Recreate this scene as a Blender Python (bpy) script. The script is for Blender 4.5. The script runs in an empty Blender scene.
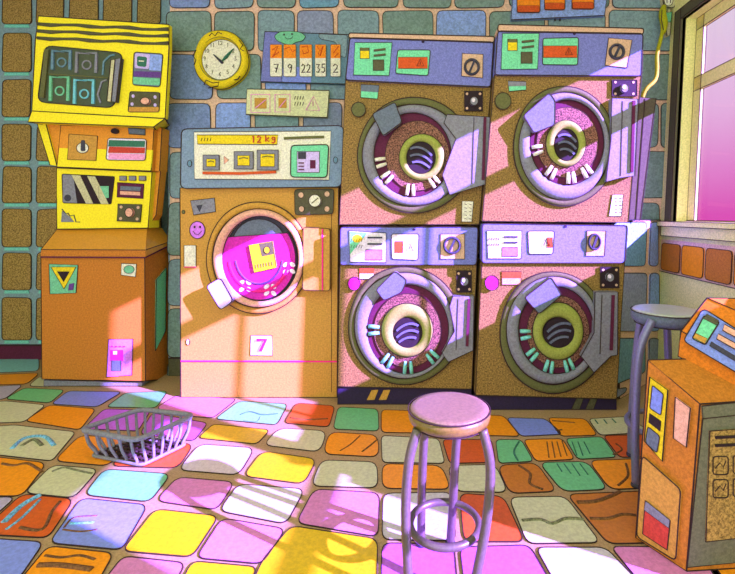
import bpy, bmesh, math, random
from mathutils import Vector as V
random.seed(7)
SC = bpy.context.scene
COL = SC.collection
F, CX, CY, H = 460.0, 420.0, 215.0, 1.2

# ------------------------------------------------------------------ camera, sky, sun, exposure
cam = bpy.data.cameras.new('camera'); co = bpy.data.objects.new('camera', cam); COL.objects.link(co)
co.location = (0, 0, H); co.rotation_euler = (math.pi / 2, 0, 0)
cam.sensor_width = 36; cam.lens = 36 * F / 735
cam.shift_x = -(CX - 367.5) / 735; cam.shift_y = -(287 - CY) / 735
cam.clip_start = 0.05
SC.camera = co
SC.view_settings.view_transform = 'Standard'; SC.view_settings.look = 'None'
SC.view_settings.gamma = 1; SC.view_settings.use_curve_mapping = False
SC.view_settings.exposure = 0.0

SUN_K, SUN_B = 0.48, 0.50          # metres down / metres towards the back wall per metre left
su = bpy.data.lights.new('sun', 'SUN'); su.energy = 68; su.color = (0.36, 0.18, 1.0); su.angle = math.radians(0.5)
so = bpy.data.objects.new('sun', su); COL.objects.link(so)
so.rotation_euler = V((-1, SUN_B, -SUN_K)).to_track_quat('-Z', 'Y').to_euler(); so.location = (4, 0, 4)

w = bpy.data.worlds.new('sky'); SC.world = w; w.use_nodes = True
nt = w.node_tree; nt.nodes.clear()
def wn(t, **k):
    n = nt.nodes.new(t)
    for a, b in k.items(): setattr(n, a, b)
    return n
tc = wn('ShaderNodeTexCoord'); sx = wn('ShaderNodeSeparateXYZ'); nt.links.new(tc.outputs['Generated'], sx.inputs[0])
rp = wn('ShaderNodeValToRGB'); nt.links.new(sx.outputs['Z'], rp.inputs[0])
e = rp.color_ramp.elements
e[0].position = 0.0; e[0].color = (0.76, 0.10, 0.50, 1)
e[1].position = 0.36; e[1].color = (0.80, 0.74, 0.84, 1)
m_ = rp.color_ramp.elements.new(0.09); m_.color = (0.80, 0.28, 0.66, 1)
m_ = rp.color_ramp.elements.new(0.2); m_.color = (0.84, 0.55, 0.82, 1)
mr = wn('ShaderNodeMapRange'); mr.inputs[1].default_value = -0.25; mr.inputs[2].default_value = 0.25
ad = wn('ShaderNodeMath', operation='ADD'); nt.links.new(sx.outputs['X'], ad.inputs[0]); nt.links.new(sx.outputs['Y'], ad.inputs[1]); nt.links.new(ad.outputs[0], mr.inputs[0])
mx = wn('ShaderNodeMixRGB'); mx.inputs[1].default_value = (1.38, 1.45, 1.12, 1)
nt.links.new(mr.outputs[0], mx.inputs[0]); nt.links.new(rp.outputs[0], mx.inputs[2])
bg = wn('ShaderNodeBackground'); nt.links.new(mx.outputs[0], bg.inputs[0]); bg.inputs[1].default_value = 1.0
wo = wn('ShaderNodeOutputWorld'); nt.links.new(bg.outputs[0], wo.inputs[0])

def area(name, loc, rot, sx_, sy_, power, color):
    l = bpy.data.lights.new(name, 'AREA'); l.shape = 'RECTANGLE'; l.size = sx_; l.size_y = sy_; l.energy = power; l.color = color
    o = bpy.data.objects.new(name, l); COL.objects.link(o); o.location = loc; o.rotation_euler = rot
area('ceiling_fill', (-0.6, 0.9, 3.12), (0, 0, 0), 4.0, 1.6, 38, (0.95, 0.98, 0.74))  # unseen lamp added to lift the ambient light from above
area('front_fill', (-1.0, -2.2, 1.7), (math.radians(90), 0, 0), 5.0, 2.6, 68, (0.95, 0.98, 0.74))  # unseen fill lamp added behind the camera to brighten the room

# ------------------------------------------------------------------ materials
KA = (1.0, 0.96, 0.76)
def lin(c):
    c /= 255.0
    return c / 12.92 if c <= 0.04045 else ((c + 0.055) / 1.055) ** 2.4
MATS = {}
def mat(name, rgb, grain=0.16, scale=90, rough=0.75, metal=0.0, spec=0.25):
    if name in MATS: return MATS[name]
    m = bpy.data.materials.new(name); m.use_nodes = True
    n = m.node_tree; b = n.nodes['Principled BSDF']
    base = [min(0.9, lin(c) / k) for c, k in zip(rgb, KA)]
    t = n.nodes.new('ShaderNodeTexCoord'); no = n.nodes.new('ShaderNodeTexNoise')
    no.inputs['Scale'].default_value = scale; no.inputs['Detail'].default_value = 3; no.inputs['Roughness'].default_value = 0.8
    n.links.new(t.outputs['Object'], no.inputs['Vector'])
    r = n.nodes.new('ShaderNodeValToRGB'); n.links.new(no.outputs['Fac'], r.inputs[0])
    r.color_ramp.elements[0].position = 0.38; r.color_ramp.elements[1].position = 0.62
    lo = [c * (1 - grain * 1.3) for c in base]; hi = [min(0.92, c * (1 + grain)) for c in base]
    r.color_ramp.elements[0].color = (*lo, 1); r.color_ramp.elements[1].color = (*hi, 1)
    n.links.new(r.outputs[0], b.inputs['Base Color'])
    b.inputs['Roughness'].default_value = rough; b.inputs['Metallic'].default_value = metal
    b.inputs['Specular IOR Level'].default_value = spec
    MATS[name] = m
    return m
def mk(d, **k):
    for n, c in d.items(): mat(n, c, **k)
mk(dict(ink=(52, 38, 30)), grain=0.05)
mk(dict(dryer_gold=(138, 112, 50)), grain=0.5, scale=110)
mk(dict(drum_speckle=(126, 88, 62)), grain=0.75, scale=120)
mk(dict(brown_tile=(156, 130, 62)), grain=0.45, scale=100)
mk(dict(tan=(205, 172, 125), grout=(222, 188, 142), olive=(96, 100, 50), dark_olive=(84, 84, 52), green_ring=(146, 158, 62),
        maroon=(88, 30, 52), black_brown=(40, 28, 30), panel_blue=(112, 121, 166), label_green=(112, 208, 140), rust=(200, 84, 28),
        steel=(126, 130, 124), steel_dark=(96, 104, 110), slate=(98, 112, 112), sage=(190, 190, 130), cream=(222, 224, 178), yellow=(222, 200, 24),
        mustard=(192, 146, 54), orange=(236, 138, 24), cabinet_orange=(186, 118, 32), white=(222, 218, 208), pink=(240, 158, 186),
        magenta=(200, 40, 150), violet=(206, 124, 214), blue=(120, 140, 192), green=(110, 190, 130), teal=(110, 190, 180),
        teal_joint=(98, 136, 136), mint=(120, 208, 172), charcoal=(60, 62, 66), console_gray=(118, 144, 148), hot_pink=(236, 40, 120),
        navy=(44, 34, 56), lavender=(196, 182, 212), brown=(190, 108, 34), deep_green=(52, 112, 78), wire=(122, 126, 116),
        peach=(222, 170, 128), red=(190, 66, 44), right_green=(104, 108, 78), warm_orange=(205, 118, 22), grape=(96, 62, 120), joint=(128, 160, 152), floor_grout=(168, 142, 88), sign_sage=(214, 218, 150), wall_sage=(234, 240, 134), lime=(165, 168, 20)))
mk(dict(tower_yellow=(244, 226, 34), tower_orange=(220, 148, 40), glass_dark=(74, 86, 56)), grain=0.1)
mk(dict(t1=(116, 144, 122), t2=(122, 152, 142), t3=(118, 142, 168), t4=(134, 162, 200), t5=(104, 152, 158), t6=(132, 146, 154), t7=(100, 108, 106)), grain=0.2, scale=60)
mk(dict(f_orange=(240, 150, 20), f_green=(108, 190, 114), f_blue=(124, 144, 196), f_sage=(198, 202, 142), f_yellow=(215, 182, 15), f_white=(196, 194, 172),
        f_pink=(205, 130, 165), f_violet=(180, 100, 190), f_rust=(204, 92, 28), f_brown=(188, 116, 28), f_teal=(128, 196, 178), f_gray=(176, 168, 170)), grain=0.1, scale=60, rough=0.45, spec=0.3)  # yellow, white, pink, violet hold the sunlit colour of orange, sage, blue, green
mk(dict(reflection_mark=(110, 76, 36), reflection_mark_green=(112, 116, 76), reflection_mark_teal=(112, 178, 186)), grain=0.4)
mk(dict(seat_pad=(124, 110, 66), seat_rim=(118, 104, 36)), grain=0.15, rough=0.35, spec=0.5)
mk(dict(chrome=(96, 90, 70), chrome_blue=(116, 120, 134)), grain=0.1, rough=0.35, metal=0.3, spec=0.5)
mk(dict(lid_gloss=(206, 146, 40)), grain=0.08, rough=0.18, spec=0.9)
mk(dict(clear_seat=(170, 180, 150)), grain=0.1, rough=0.3, spec=0.5)
g_ = bpy.data.materials.new('window_glass'); g_.use_nodes = True
n_ = g_.node_tree; n_.nodes.clear()
a_ = n_.nodes.new('ShaderNodeBsdfTransparent'); a_.inputs[0].default_value = (1, 0.93, 0.99, 1)
b_ = n_.nodes.new('ShaderNodeBsdfGlossy'); b_.inputs[1].default_value = 0.08
c_ = n_.nodes.new('ShaderNodeMixShader'); c_.inputs[0].default_value = 0.04
o_ = n_.nodes.new('ShaderNodeOutputMaterial')
n_.links.new(a_.outputs[0], c_.inputs[1]); n_.links.new(b_.outputs[0], c_.inputs[2]); n_.links.new(c_.outputs[0], o_.inputs[0])
MATS['window_glass'] = g_

# ------------------------------------------------------------------ geometry helpers
def P(px, py, d): return V(((px - CX) * d / F, d, H - (py - CY) * d / F))
def PP(pts, d): return [P(x, y, d) for x, y in pts]
def FL(px, py, z=0.0):
    d = (H - z) * F / (py - CY); return V(((px - CX) * d / F, d, z))
def onplane(px, py, p0, n):
    r = V(((px - CX) / F, 1, -(py - CY) / F)); c = V((0, 0, H))
    return c + r * ((p0 - c).dot(n) / r.dot(n))
def rnd(pts, r=4, n=3):
    out = []; N = len(pts)
    for i in range(N):
        a, b, c = V(pts[i - 1]), V(pts[i]), V(pts[(i + 1) % N])
        u, v = a - b, c - b
        rr = min(r, u.length * 0.42, v.length * 0.42)
        p, q = b + u.normalized() * rr, b + v.normalized() * rr
        for k in range(n + 1):
            t = k / n; out.append((p * (1 - t) ** 2 + b * 2 * t * (1 - t) + q * t * t).to_tuple())
    return out
def rect(x0, y0, x1, y1): return [(x0, y0), (x1, y0), (x1, y1), (x0, y1)]
def ell(cx, cy, rx, ry, n=56, wob=0.0, rot=0.0):
    out = []
    for i in range(n):
        a = 2 * math.pi * i / n
        k = 1 + wob * math.sin(3 * a + 1) + wob * 0.7 * math.sin(5 * a)
        x, y = rx * k * math.cos(a), ry * k * math.sin(a)
        out.append((cx + x * math.cos(rot) - y * math.sin(rot), cy + x * math.sin(rot) + y * math.cos(rot)))
    return out
def smooth(pts, n=5):
    out = []
    for i in range(len(pts) - 1):
        p0, p1, p2, p3 = pts[max(i - 1, 0)], pts[i], pts[i + 1], pts[min(i + 2, len(pts) - 1)]
        for k_ in range(n):
            t = k_ / n
            out.append(0.5 * ((2 * p1) + (p2 - p0) * t + (2 * p0 - 5 * p1 + 4 * p2 - p3) * t * t + (3 * p1 - p0 - 3 * p2 + p3) * t ** 3))
    return out + [pts[-1]]
class G:
    def __init__(s): s.v = []; s.f = []; s.m = []; s.sm = []; s.names = []
    def mi(s, m):
        if m not in s.names: s.names.append(m)
        return s.names.index(m)
    def face(s, idx, m, smooth=False): s.f.append(idx); s.m.append(s.mi(m)); s.sm.append(smooth)
    def add(s, pts):
        b = len(s.v); s.v += [V(p) for p in pts]; return b
    def tube(s, pts, r, m='ink', closed=False, sides=4, cap=True):
        pts = [V(p) for p in pts]
        q = [pts[0]]
        for p in pts[1:]:
            if (p - q[-1]).length > 1e-5: q.append(p)
        pts = q; N = len(pts)
        if N < 2: return
        base = len(s.v); prev = None
        for i, p in enumerate(pts):
            if closed: t = pts[(i + 1) % N] - pts[i - 1]
            else: t = pts[min(i + 1, N - 1)] - pts[max(i - 1, 0)]
            if t.length < 1e-9: t = V((0, 0, 1))
            t.normalize()
            if prev is None:
                ref = V((0, 1, 0)) if abs(t.y) < 0.8 else V((0, 0, 1))
                u = t.cross(ref).normalized()
            else:
                u = (prev - t * prev.dot(t))
                u = u.normalized() if u.length > 1e-6 else t.cross(V((0.3, 0.8, 0.5))).normalized()
            prev = u; w2 = t.cross(u)
            rr = r[i] if isinstance(r, (list, tuple)) else r
            for k in range(sides):
                a = 2 * math.pi * (k + 0.5) / sides
                s.v.append(p + (u * math.cos(a) + w2 * math.sin(a)) * rr)
        for i in range(N if closed else N - 1):
            j = (i + 1) % N
            for k in range(sides):
                l = (k + 1) % sides
                s.face([base + i * sides + k, base + i * sides + l, base + j * sides + l, base + j * sides + k], m, sides > 4)
        if cap and not closed:
            s.face([base + k for k in range(sides)], m); s.face([base + (N - 1) * sides + k for k in range(sides)], m)
    def prism(s, pts, vec, m, ink=0.0042, side=None, back=False):
        N = len(pts); vec = V(vec)
        b = s.add(pts); c = s.add([V(p) + vec for p in pts])
        s.face([b + i for i in range(N)], m); s.face([c + i for i in range(N)], m)
        for i in range(N):
            j = (i + 1) % N; s.face([b + i, b + j, c + j, c + i], side or m)
        if ink:
            s.tube(pts, ink, 'ink', closed=True)
            if back: s.tube([V(p) + vec for p in pts], ink, 'ink', closed=True)
    def hexa(s, a, b, m, ink=0.0042):           # two matching quads (front a, back b)
        ia = s.add(a); ib = s.add(b); N = len(a)
        s.face([ia + i for i in range(N)], m); s.face([ib + i for i in range(N)], m)
        for i in range(N):
            j = (i + 1) % N; s.face([ia + i, ia + j, ib + j, ib + i], m)
            if ink: s.tube([a[i], b[i]], ink)
        if ink: s.tube(a, ink, closed=True); s.tube(b, ink, closed=True)
    def box(s, x0, x1, y0, y1, z0, z1, m, ink=0.0):
        s.hexa([V((x0, y0, z0)), V((x1, y0, z0)), V((x1, y0, z1)), V((x0, y0, z1))],
               [V((x0, y1, z0)), V((x1, y1, z0)), V((x1, y1, z1)), V((x0, y1, z1))], m, ink)
    def ring(s, po, pi, t, m, bulge=0.35, ink=0.0042):  # outlines at their front plane, body of depth t towards +y
        N = len(po); fr = []
        for k, (w_, dy) in enumerate([(0, t), (0, t * bulge), (0.2, 0), (0.8, 0), (1, t * bulge), (1, t)]):
            fr.append(s.add([V(a) * (1 - w_) + V(b) * w_ + V((0, dy, 0)) for a, b in zip(po, pi)]))
        for k in range(5):
            for i in range(N):
                j = (i + 1) % N; s.face([fr[k] + i, fr[k] + j, fr[k + 1] + j, fr[k + 1] + i], m, True)
        if ink:
            s.tube([V(p) + V((0, t * bulge, 0)) for p in po], ink, closed=True)
            s.tube([V(p) + V((0, t * bulge, 0)) for p in pi], ink, closed=True)
    def lathe(s, c, prof, m, n=40, wob=0.0):
        rings = [s.add([(c[0] + r * math.cos(2 * math.pi * i / n), c[1] + r * math.sin(2 * math.pi * i / n), z) for i in range(n)]) for r, z in prof]
        for a, b in zip(rings, rings[1:]):
            for i in range(n):
                j = (i + 1) % n; s.face([a + i, a + j, b + j, b + i], m, True)
        s.face([rings[0] + i for i in range(n)], m); s.face([rings[-1] + i for i in range(n)], m)
    def build(s, name, parent=None):
        me = bpy.data.meshes.new(name); off = V((0, 0, 0)); q = parent
        while q: off += q.location; q = q.parent
        me.from_pydata([(p - off) for p in s.v], [], s.f)
        for n in s.names: me.materials.append(MATS[n])
        me.polygons.foreach_set('material_index', s.m); me.polygons.foreach_set('use_smooth', s.sm)
        bm = bmesh.new(); bm.from_mesh(me); bmesh.ops.recalc_face_normals(bm, faces=bm.faces); bm.to_mesh(me); bm.free()
        o = bpy.data.objects.new(name, me); COL.objects.link(o)
        if parent: o.parent = parent
        return o
def thing(name, label, cat, loc=(0, 0, 0), group=None):
    o = bpy.data.objects.new(name, None); COL.objects.link(o); o.location = loc; o.empty_display_size = 0.1
    return tag(o, label, cat, group)
def tag(o, label, cat, group=None):
    o['label'] = label; o['category'] = cat
    if group: o['group'] = group
    return o
def struct(o): o['kind'] = 'structure'; return o
def flat(name, parent, pts, d, t, m, ink=0.0042, label=None):
    g = G(); g.prism(PP(pts, d), (0, t, 0), m, ink); o = g.build(name, parent)
    if label: o['label'] = label
    return o
def dash(g, pts, d, r, m='ink', closed=False): g.tube(PP(pts, d), r, m, closed=closed)

# hand-drawn digits and letters as strokes in a unit box (x right, y down)
GL = {'0': [[(0.5, 0), (0.9, .3), (0.9, .7), (.5, 1), (.1, .7), (.1, .3), (.5, 0)]], '1': [[(.3, .15), (.55, 0), (.55, 1)]],
      '2': [[(.1, .25), (.4, 0), (.85, .2), (.7, .55), (.1, 1), (.95, .95)]], '3': [[(.1, .05), (.85, .05), (.45, .42), (.9, .65), (.6, 1), (.1, .9)]],
      '4': [[(.7, 1), (.7, 0), (.1, .65), (.95, .65)]], '5': [[(.9, 0), (.25, .02), (.2, .42), (.75, .45), (.85, .8), (.5, 1), (.1, .9)]],
      '6': [[(.8, 0), (.2, .5), (.2, .85), (.6, 1), (.85, .75), (.5, .5), (.2, .65)]],
      '7': [[(.1, .05), (.9, .02), (.45, 1)], [(.3, .5), (.8, .48)]], '8': [[(.5, .48), (.15, .22), (.5, 0), (.85, .22), (.5, .48), (.1, .78), (.5, 1), (.9, .78), (.5, .48)]],
      '9': [[(.85, .3), (.5, .5), (.15, .28), (.5, 0), (.85, .15), (.8, .6), (.6, 1)]],
      'k': [[(.15, 0), (.15, 1)], [(.8, .35), (.2, .68), (.85, 1)]], 'g': [[(.8, .35), (.4, .25), (.15, .5), (.4, .75), (.8, .6), (.8, .3), (.8, 1.05), (.4, 1.25), (.15, 1.1)]],
      '!': [[(.5, .1), (.5, .7)], [(.5, .85), (.5, .95)]]}
def write(g, txt, x, y, w_, h_, d, r, m='ink', gap=1.25):
    for c in txt:
        for st in GL.get(c, []):
            dash(g, [(x + a * w_, y + b * h_) for a, b in st], d, r, m)
        x += w_ * gap

# ------------------------------------------------------------------ setting: floor
YB, YA, XL, XR = 3.45, 3.85, -4.1, 1.80
def XW(z): return 1.80 + 0.05 * (z - 1.1)
YF = -2.4
TILES = [
 ('teal', [(-10,358),(39,357),(39,371),(-10,373)]), ('orange', [(-10,375),(40,373),(27,384),(-10,385)]), ('gray', [(-12,387),(23,385),(5,399),(-20,401)]),
 ('sage', [(28,386),(40,376),(48,381),(50,387)]), ('green', [(5,399),(24,388),(65,390),(50,403)]), ('blue', [(51,404),(68,391),(122,392),(97,407)]),
 ('green', [(106,407),(125,393),(168,391),(156,408)]), ('sage', [(-16,403),(5,401),(46,405),(24,422),(-30,424)]), ('orange', [(25,421),(49,405),(96,409),(80,430)]),
 ('violet', [(83,429),(104,409),(151,410),(138,431)]), ('pink', [(156,408),(177,395),(237,399),(213,418),(176,415)]), ('green', [(215,419),(239,401),(288,404),(277,425)]),
 ('rust', [(284,423),(296,403),(335,406),(329,427)]), ('green', [(333,429),(338,407),(378,409),(379,431)]), ('orange', [(382,410),(432,412),(437,433),(382,432)]),
 ('sage', [(-10,427),(14,425),(76,432),(52,461),(-20,453)]), ('orange', [(54,461),(80,435),(134,440),(108,466)]), ('rust', [(110,466),(136,441),(194,444),(178,468)]),
 ('violet', [(140,434),(152,413),(208,423),(194,441)]), ('yellow', [(198,438),(213,424),(270,430),(257,444)]), ('sage', [(263,445),(279,428),(327,431),(320,452)]),
 ('orange', [(323,454),(329,432),(378,435),(379,457)]), ('sage', [(382,436),(438,439),(444,463),(383,462)]),
 ('orange', [(-20,455),(47,463),(22,496),(-30,496)]), ('sage', [(24,493),(52,465),(99,469),(74,498)]), ('green', [(84,495),(104,469),(171,474),(150,502)]),
 ('pink', [(156,501),(177,477),(235,482),(217,510)]), ('white', [(178,470),(199,444),(255,448),(239,475)]), ('yellow', [(243,476),(262,451),(317,459),(304,484)]),
 ('sage', [(311,486),(321,460),(377,462),(378,488)]), ('orange', [(383,464),(441,466),(450,489),(383,488)]),
 ('gray', [(-40,498),(16,497),(-8,518),(-60,520)]), ('rust', [(22,494),(74,499),(48,538),(-22,534)]), ('blue', [(49,543),(81,498),(148,505),(122,550)]),
 ('yellow', [(122,551),(155,509),(219,516),(192,557)]), ('pink', [(196,558),(222,518),(286,529),(262,564)]), ('white', [(219,511),(238,484),(305,489),(286,524)]),
 ('pink', [(296,523),(314,489),(380,493),(378,537)]), ('white', [(384,494),(451,493),(455,540),(383,539)]), ('rust', [(460,494),(503,497),(524,541),(465,541)]),
 ('blue', [(-30,537),(44,542),(18,580),(-40,576)]), ('orange', [(20,580),(48,546),(114,553),(92,592),(16,586)]), ('pink', [(98,588),(123,556),(186,563),(166,598)]),
 ('yellow', [(172,600),(192,561),(258,567),(238,606)]), ('yellow', [(266,565),(294,531),(378,544),(377,602),(252,596)]), ('violet', [(383,544),(453,545),(458,604),(382,602)]),
 ('violet', [(461,548),(529,546),(560,600),(468,604)]),
 ('rust', [(443,440),(491,440),(495,462),(450,463)]), ('green', [(496,440),(521,440),(533,461),(499,463)]), ('orange', [(437,414),(503,416),(519,436),(442,434)]),
 ('blue', [(507,418),(545,419),(562,434),(521,436)]), ('orange', [(548,418),(585,419),(597,435),(561,436)]), ('sage', [(589,419),(626,417),(650,432),(600,435)]),
 ('orange', [(524,440),(562,439),(574,459),(536,461)]), ('green', [(566,439),(602,437),(616,457),(578,459)]), ('rust', [(604,436),(652,435),(672,456),(620,457)]),
 ('sage', [(448,466),(495,465),(507,492),(456,491)]), ('brown', [(498,466),(536,463),(556,491),(510,493)]), ('green', [(540,463),(587,462),(607,489),(563,491)]),
 ('orange', [(590,461),(672,458),(694,486),(611,489)]), ('sage', [(510,498),(565,497),(599,542),(528,543)]), ('brown', [(569,495),(690,490),(712,541),(609,543)]),
 ('white', [(537,548),(605,548),(640,584),(566,600)]), ('pink', [(612,547),(700,548),(735,596),(648,590)]), ('orange', [(708,566),(760,560),(800,590),(735,600)]),
]
fl = G()
fl.box(XL, XW(0) + 0.12, YF, YA + 0.1, -0.1, 0.0, 'floor_grout')
for c, pts in TILES:
    mxx, myy = sum(p[0] for p in pts) / 4, sum(p[1] for p in pts) / 4
    kx = 1.03 if mxx > 380 else 1.0
    q = rnd([(mxx + (x - mxx) * kx, myy + (y - myy) * kx) for x, y in pts], 9 if pts[0][1] > 440 else 5, 4)
    p3 = [FL(x, y, 0.003) for x, y in q]
    fl.prism(p3, (0, 0, -0.004), 'f_' + c, 0.0026)
kinds = ['f_orange', 'f_green', 'f_blue', 'f_sage', 'f_yellow', 'f_rust', 'f_pink', 'f_brown', 'f_teal']
for i in range(-13, 7):
    for j in range(-7, 13):
        x0, y0 = i * 0.3 + (0.02 * (j % 3)), j * 0.3
        xc, yc = x0 + 0.15, y0 + 0.15
        if x0 < XL or x0 + 0.3 > XW(0) or y0 < YF: continue
        if yc > 0.15:
            px, py = CX + F * xc / yc, CY + F * H / yc
            if -45 < px < 800 and py < 625: continue
            if yc > 3.1: continue
        p3 = [V((a, b, 0.003)) for a, b in rnd(rect(x0 + 0.01, y0 + 0.01, x0 + 0.29, y0 + 0.29), 0.04, 3)]
        fl.prism(p3, (0, 0, -0.004), random.choice(kinds), 0.0026)
def reflection_mark(pts, r, m='reflection_mark'): fl.tube(smooth([FL(x, y, 0.0015) for x, y in pts], 5), r, m, sides=6)
# reflections painted as wavy marks on some of the tiles
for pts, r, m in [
    ([(2,464),(14,466),(28,464),(42,472)], .008, 'reflection_mark'), ([(52,472),(64,468),(78,471),(92,474)], .007, 'reflection_mark_green'),
    ([(4,523),(22,506),(40,496)], .013, 'reflection_mark_teal'), ([(6,530),(22,518),(40,500)], .007, 'reflection_mark_teal'), ([(20,528),(42,530),(52,512),(60,502)], .008, 'reflection_mark'),
    ([(64,528),(74,518),(97,516)], .005, 'reflection_mark'), ([(63,530),(80,532),(97,530)], .005, 'reflection_mark'), ([(70,524),(94,523)], .007, 'reflection_mark_teal'),
    ([(12,449),(24,439),(44,437),(54,446)], .012, 'reflection_mark_teal'), ([(22,446),(34,440),(42,446)], .011, 'reflection_mark_green'),
    ([(45,556),(62,558),(80,556),(95,560)], .006, 'reflection_mark'), ([(38,566),(60,566),(92,570)], .011, 'reflection_mark'),
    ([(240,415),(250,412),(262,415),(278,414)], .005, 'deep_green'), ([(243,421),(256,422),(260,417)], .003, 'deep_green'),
    ([(290,418),(305,420),(328,419)], .006, 'reflection_mark'), ([(340,451),(350,445),(360,436)], .005, 'reflection_mark'), ([(362,452),(370,446),(377,440)], .006, 'reflection_mark'),
    ([(518,461),(514,452),(519,442)], .006, 'deep_green'), ([(519,466),(530,474),(530,484),(543,490)], .008, 'reflection_mark'),
    ([(522,521),(540,520),(552,524),(566,519),(584,520)], .008, 'reflection_mark_green'), ([(577,503),(595,502),(610,497),(620,492)], .010, 'reflection_mark'),
    ([(590,519),(608,519),(622,515),(636,516)], .008, 'reflection_mark'), ([(618,486),(628,476),(626,464)], .007, 'reflection_mark'), ([(613,455),(622,450),(616,444)], .006, 'reflection_mark'),
    ([(547,442),(549,458)], .004, 'reflection_mark'), ([(552,442),(555,458)], .004, 'reflection_mark'), ([(557,442),(561,457)], .004, 'reflection_mark'), ([(562,441),(567,456)], .004, 'reflection_mark'),
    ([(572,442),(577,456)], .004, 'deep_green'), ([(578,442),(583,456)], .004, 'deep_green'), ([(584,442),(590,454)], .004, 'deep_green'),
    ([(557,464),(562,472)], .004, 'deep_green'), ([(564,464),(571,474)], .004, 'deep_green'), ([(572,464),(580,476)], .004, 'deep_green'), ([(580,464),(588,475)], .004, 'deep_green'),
    ([(556,431),(562,430)], .006, 'reflection_mark'), ([(552,421),(575,423)], .005, 'reflection_mark'), ([(595,420),(598,424)], .005, 'deep_green'), ([(604,420),(607,424)], .005, 'deep_green'), ([(612,419),(616,423)], .005, 'deep_green')]:
    reflection_mark(pts, r * 0.95, m)
struct(fl.build('floor'))

# ------------------------------------------------------------------ setting: back walls
wb = G()
XC = -1.875
wb.box(XC, 1.97, YB, YB + 0.5, -0.05, 3.25, 'grout')
rows = [(-95, -48), (-44, 9), (12, 51), (55, 98), (102, 150), (154, 200), (204, 218), (222, 262), (266, 312), (316, 360)]
rows = [(-95, -46), (-42, 8), (11, 51), (55, 99), (103, 148), (152, 198), (202, 255), (259, 305), (309, 357), (361, 385)]
tc_ = ['t1', 't1', 't1', 't2', 't2', 't5', 't1', 't6', 't3', 't4']
special = {(2, 4): 't1', (2, 5): 't1', (3, 4): 't3', (3, 5): 't1', (4, 5): 't4'}
for ri, (ya, yb) in enumerate(rows):
    x = 168 if ri >= 6 else (167 + (ri % 2) * 2); k = 4
    while x < 672:
        wd = 41 if x < 340 else 50
        wd += random.choice([-5, -2, 0, 3, 6])
        if x == 168 and ri >= 6: wd = 44
        x1 = min(x + wd, 674)
        if 674 - x1 < 14: x1 = 674
        if (x > 330 and x < 600 and ri > 4) or (190 < x < 310 and ri > 5): x = x1 + 4; k += 1; continue
        m = special.get((ri, k)) or random.choice(tc_)
        wob = lambda: random.uniform(-1.0, 1.0)
        pts = rnd([(x + wob(), ya + wob()), (x1 + wob(), ya + wob()), (x1 + wob(), yb + wob()), (x + wob(), yb + wob())], 6, 3)
        wb.prism(PP(pts, YB - 0.008), (0, 0.012, 0), m, 0.0034)
        x = x1 + 4; k += 1
struct(wb.build('wall_back')); wb = G()
q0, q1 = V((1.30, 3.0, 0)), V((1.80, 3.44, 0)); qn = (q1 - q0).cross(V((0, 0, 1))).normalized()
if qn.y > 0: qn = -qn
wb.prism([q0, q1, q1 + V((0, 0, 1.165)), q0 + V((0, 0, 1.165))], (0, .012, 0), 'grout', .003)
wb.prism([q0 + V((0, 0, 1.153)), q1 + V((0, 0, 1.153)), V((1.80, YB, 1.153)), V((q0.x, YB, 1.153))], (0, 0, .012), 'slate', 0)
for pts, m in (([(612,222),(646,222),(644,266),(612,266)], 't5'), ([(650,222),(657,222),(657,266),(648,266)], 't4'), ([(612,273),(646,273),(644,331),(612,331)], 't6'), ([(649,273),(658,273),(658,331),(648,331)], 't4'),
               ([(612,338),(644,338),(644,372),(610,386)], 't5'), ([(648,338),(658,338),(657,368),(648,371)], 't6'), ([(608,390),(626,387),(624,392),(606,404)], 't6')):
    wb.prism([onplane(x_, y_, q0, qn) + qn * .008 for x_, y_ in rnd(pts, 4, 3)], -qn * .012, m, .003)
struct(wb.build('wall_corner'))
bb = G(); bb.box(XC, 1.0, YB - 0.02, YB, 0, 0.13, 'dark_olive', 0.003); struct(bb.build('baseboard_back'))

wa = G()
wa.box(XL - 0.1, XC - 0.0, YA, YA + 0.1, -0.05, 3.25, 'joint')
wa.box(XC - 0.012, XC - 0.001, YB + 0.002, YA, -0.05, 3.25, 'joint')
xs = [-200, -163, -128, -95, -61, -31, 2, 36, 69, 103, 137, 166]
ys = [(-108, -64), (-60, -22), (-18, 24), (33, 72), (80, 117), (125, 161), (167, 203), (209, 247), (253, 290), (297, 340)]
for a, b in zip(xs, xs[1:]):
    for ya, yb in ys:
        pts = rnd([(a + random.uniform(0, 1.5), ya + random.uniform(-1, 1)), (b - 5, ya + random.uniform(-1, 1)), (b - 5 + random.uniform(-1, 1), yb), (a, yb)], 4, 3)
        wa.prism(PP(pts, YA - 0.008), (0, 0.012, 0), 'brown_tile', 0.0036)
        q = [(a + 3, yb - 0.5), (b - 8, yb - 0.5), (b - 7, yb + 3.5), (a + 2, yb + 3.5)]
        wa.prism(PP(q, YA - 0.006), (0, 0.008, 0), 'mint', 0)
struct(wa.build('wall_alcove'))
ba = G(); ba.box(XL, XC - 0.02, YA - 0.03, YA, 0, 0.115, 'maroon', 0.004); struct(ba.build('baseboard_alcove'))
wl = G()
for a, b, c, d in ((2.3, YA, -0.05, 3.25), (YF, 2.3, -0.05, 0.5), (YF, 2.3, 2.9, 3.25), (YF, YF + .1, .5, 2.9)): wl.box(XL - 0.1, XL, a, b, c, d, 'sage')
struct(wl.build('wall_left'))
g = G()
for yy in (YF + .1, -1.2, 0.0, 1.2, 2.25): g.box(XL - .08, XL - .02, yy, yy + .05, .5, 2.9, 'sage')
w3 = struct(g.build('fill_window')); g = G(); g.box(XL - .052, XL - .047, YF + .1, 2.3, .5, 2.9, 'window_glass'); g.build('pane', w3)  # unseen glazed opening added so skylight fills the right wall
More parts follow.
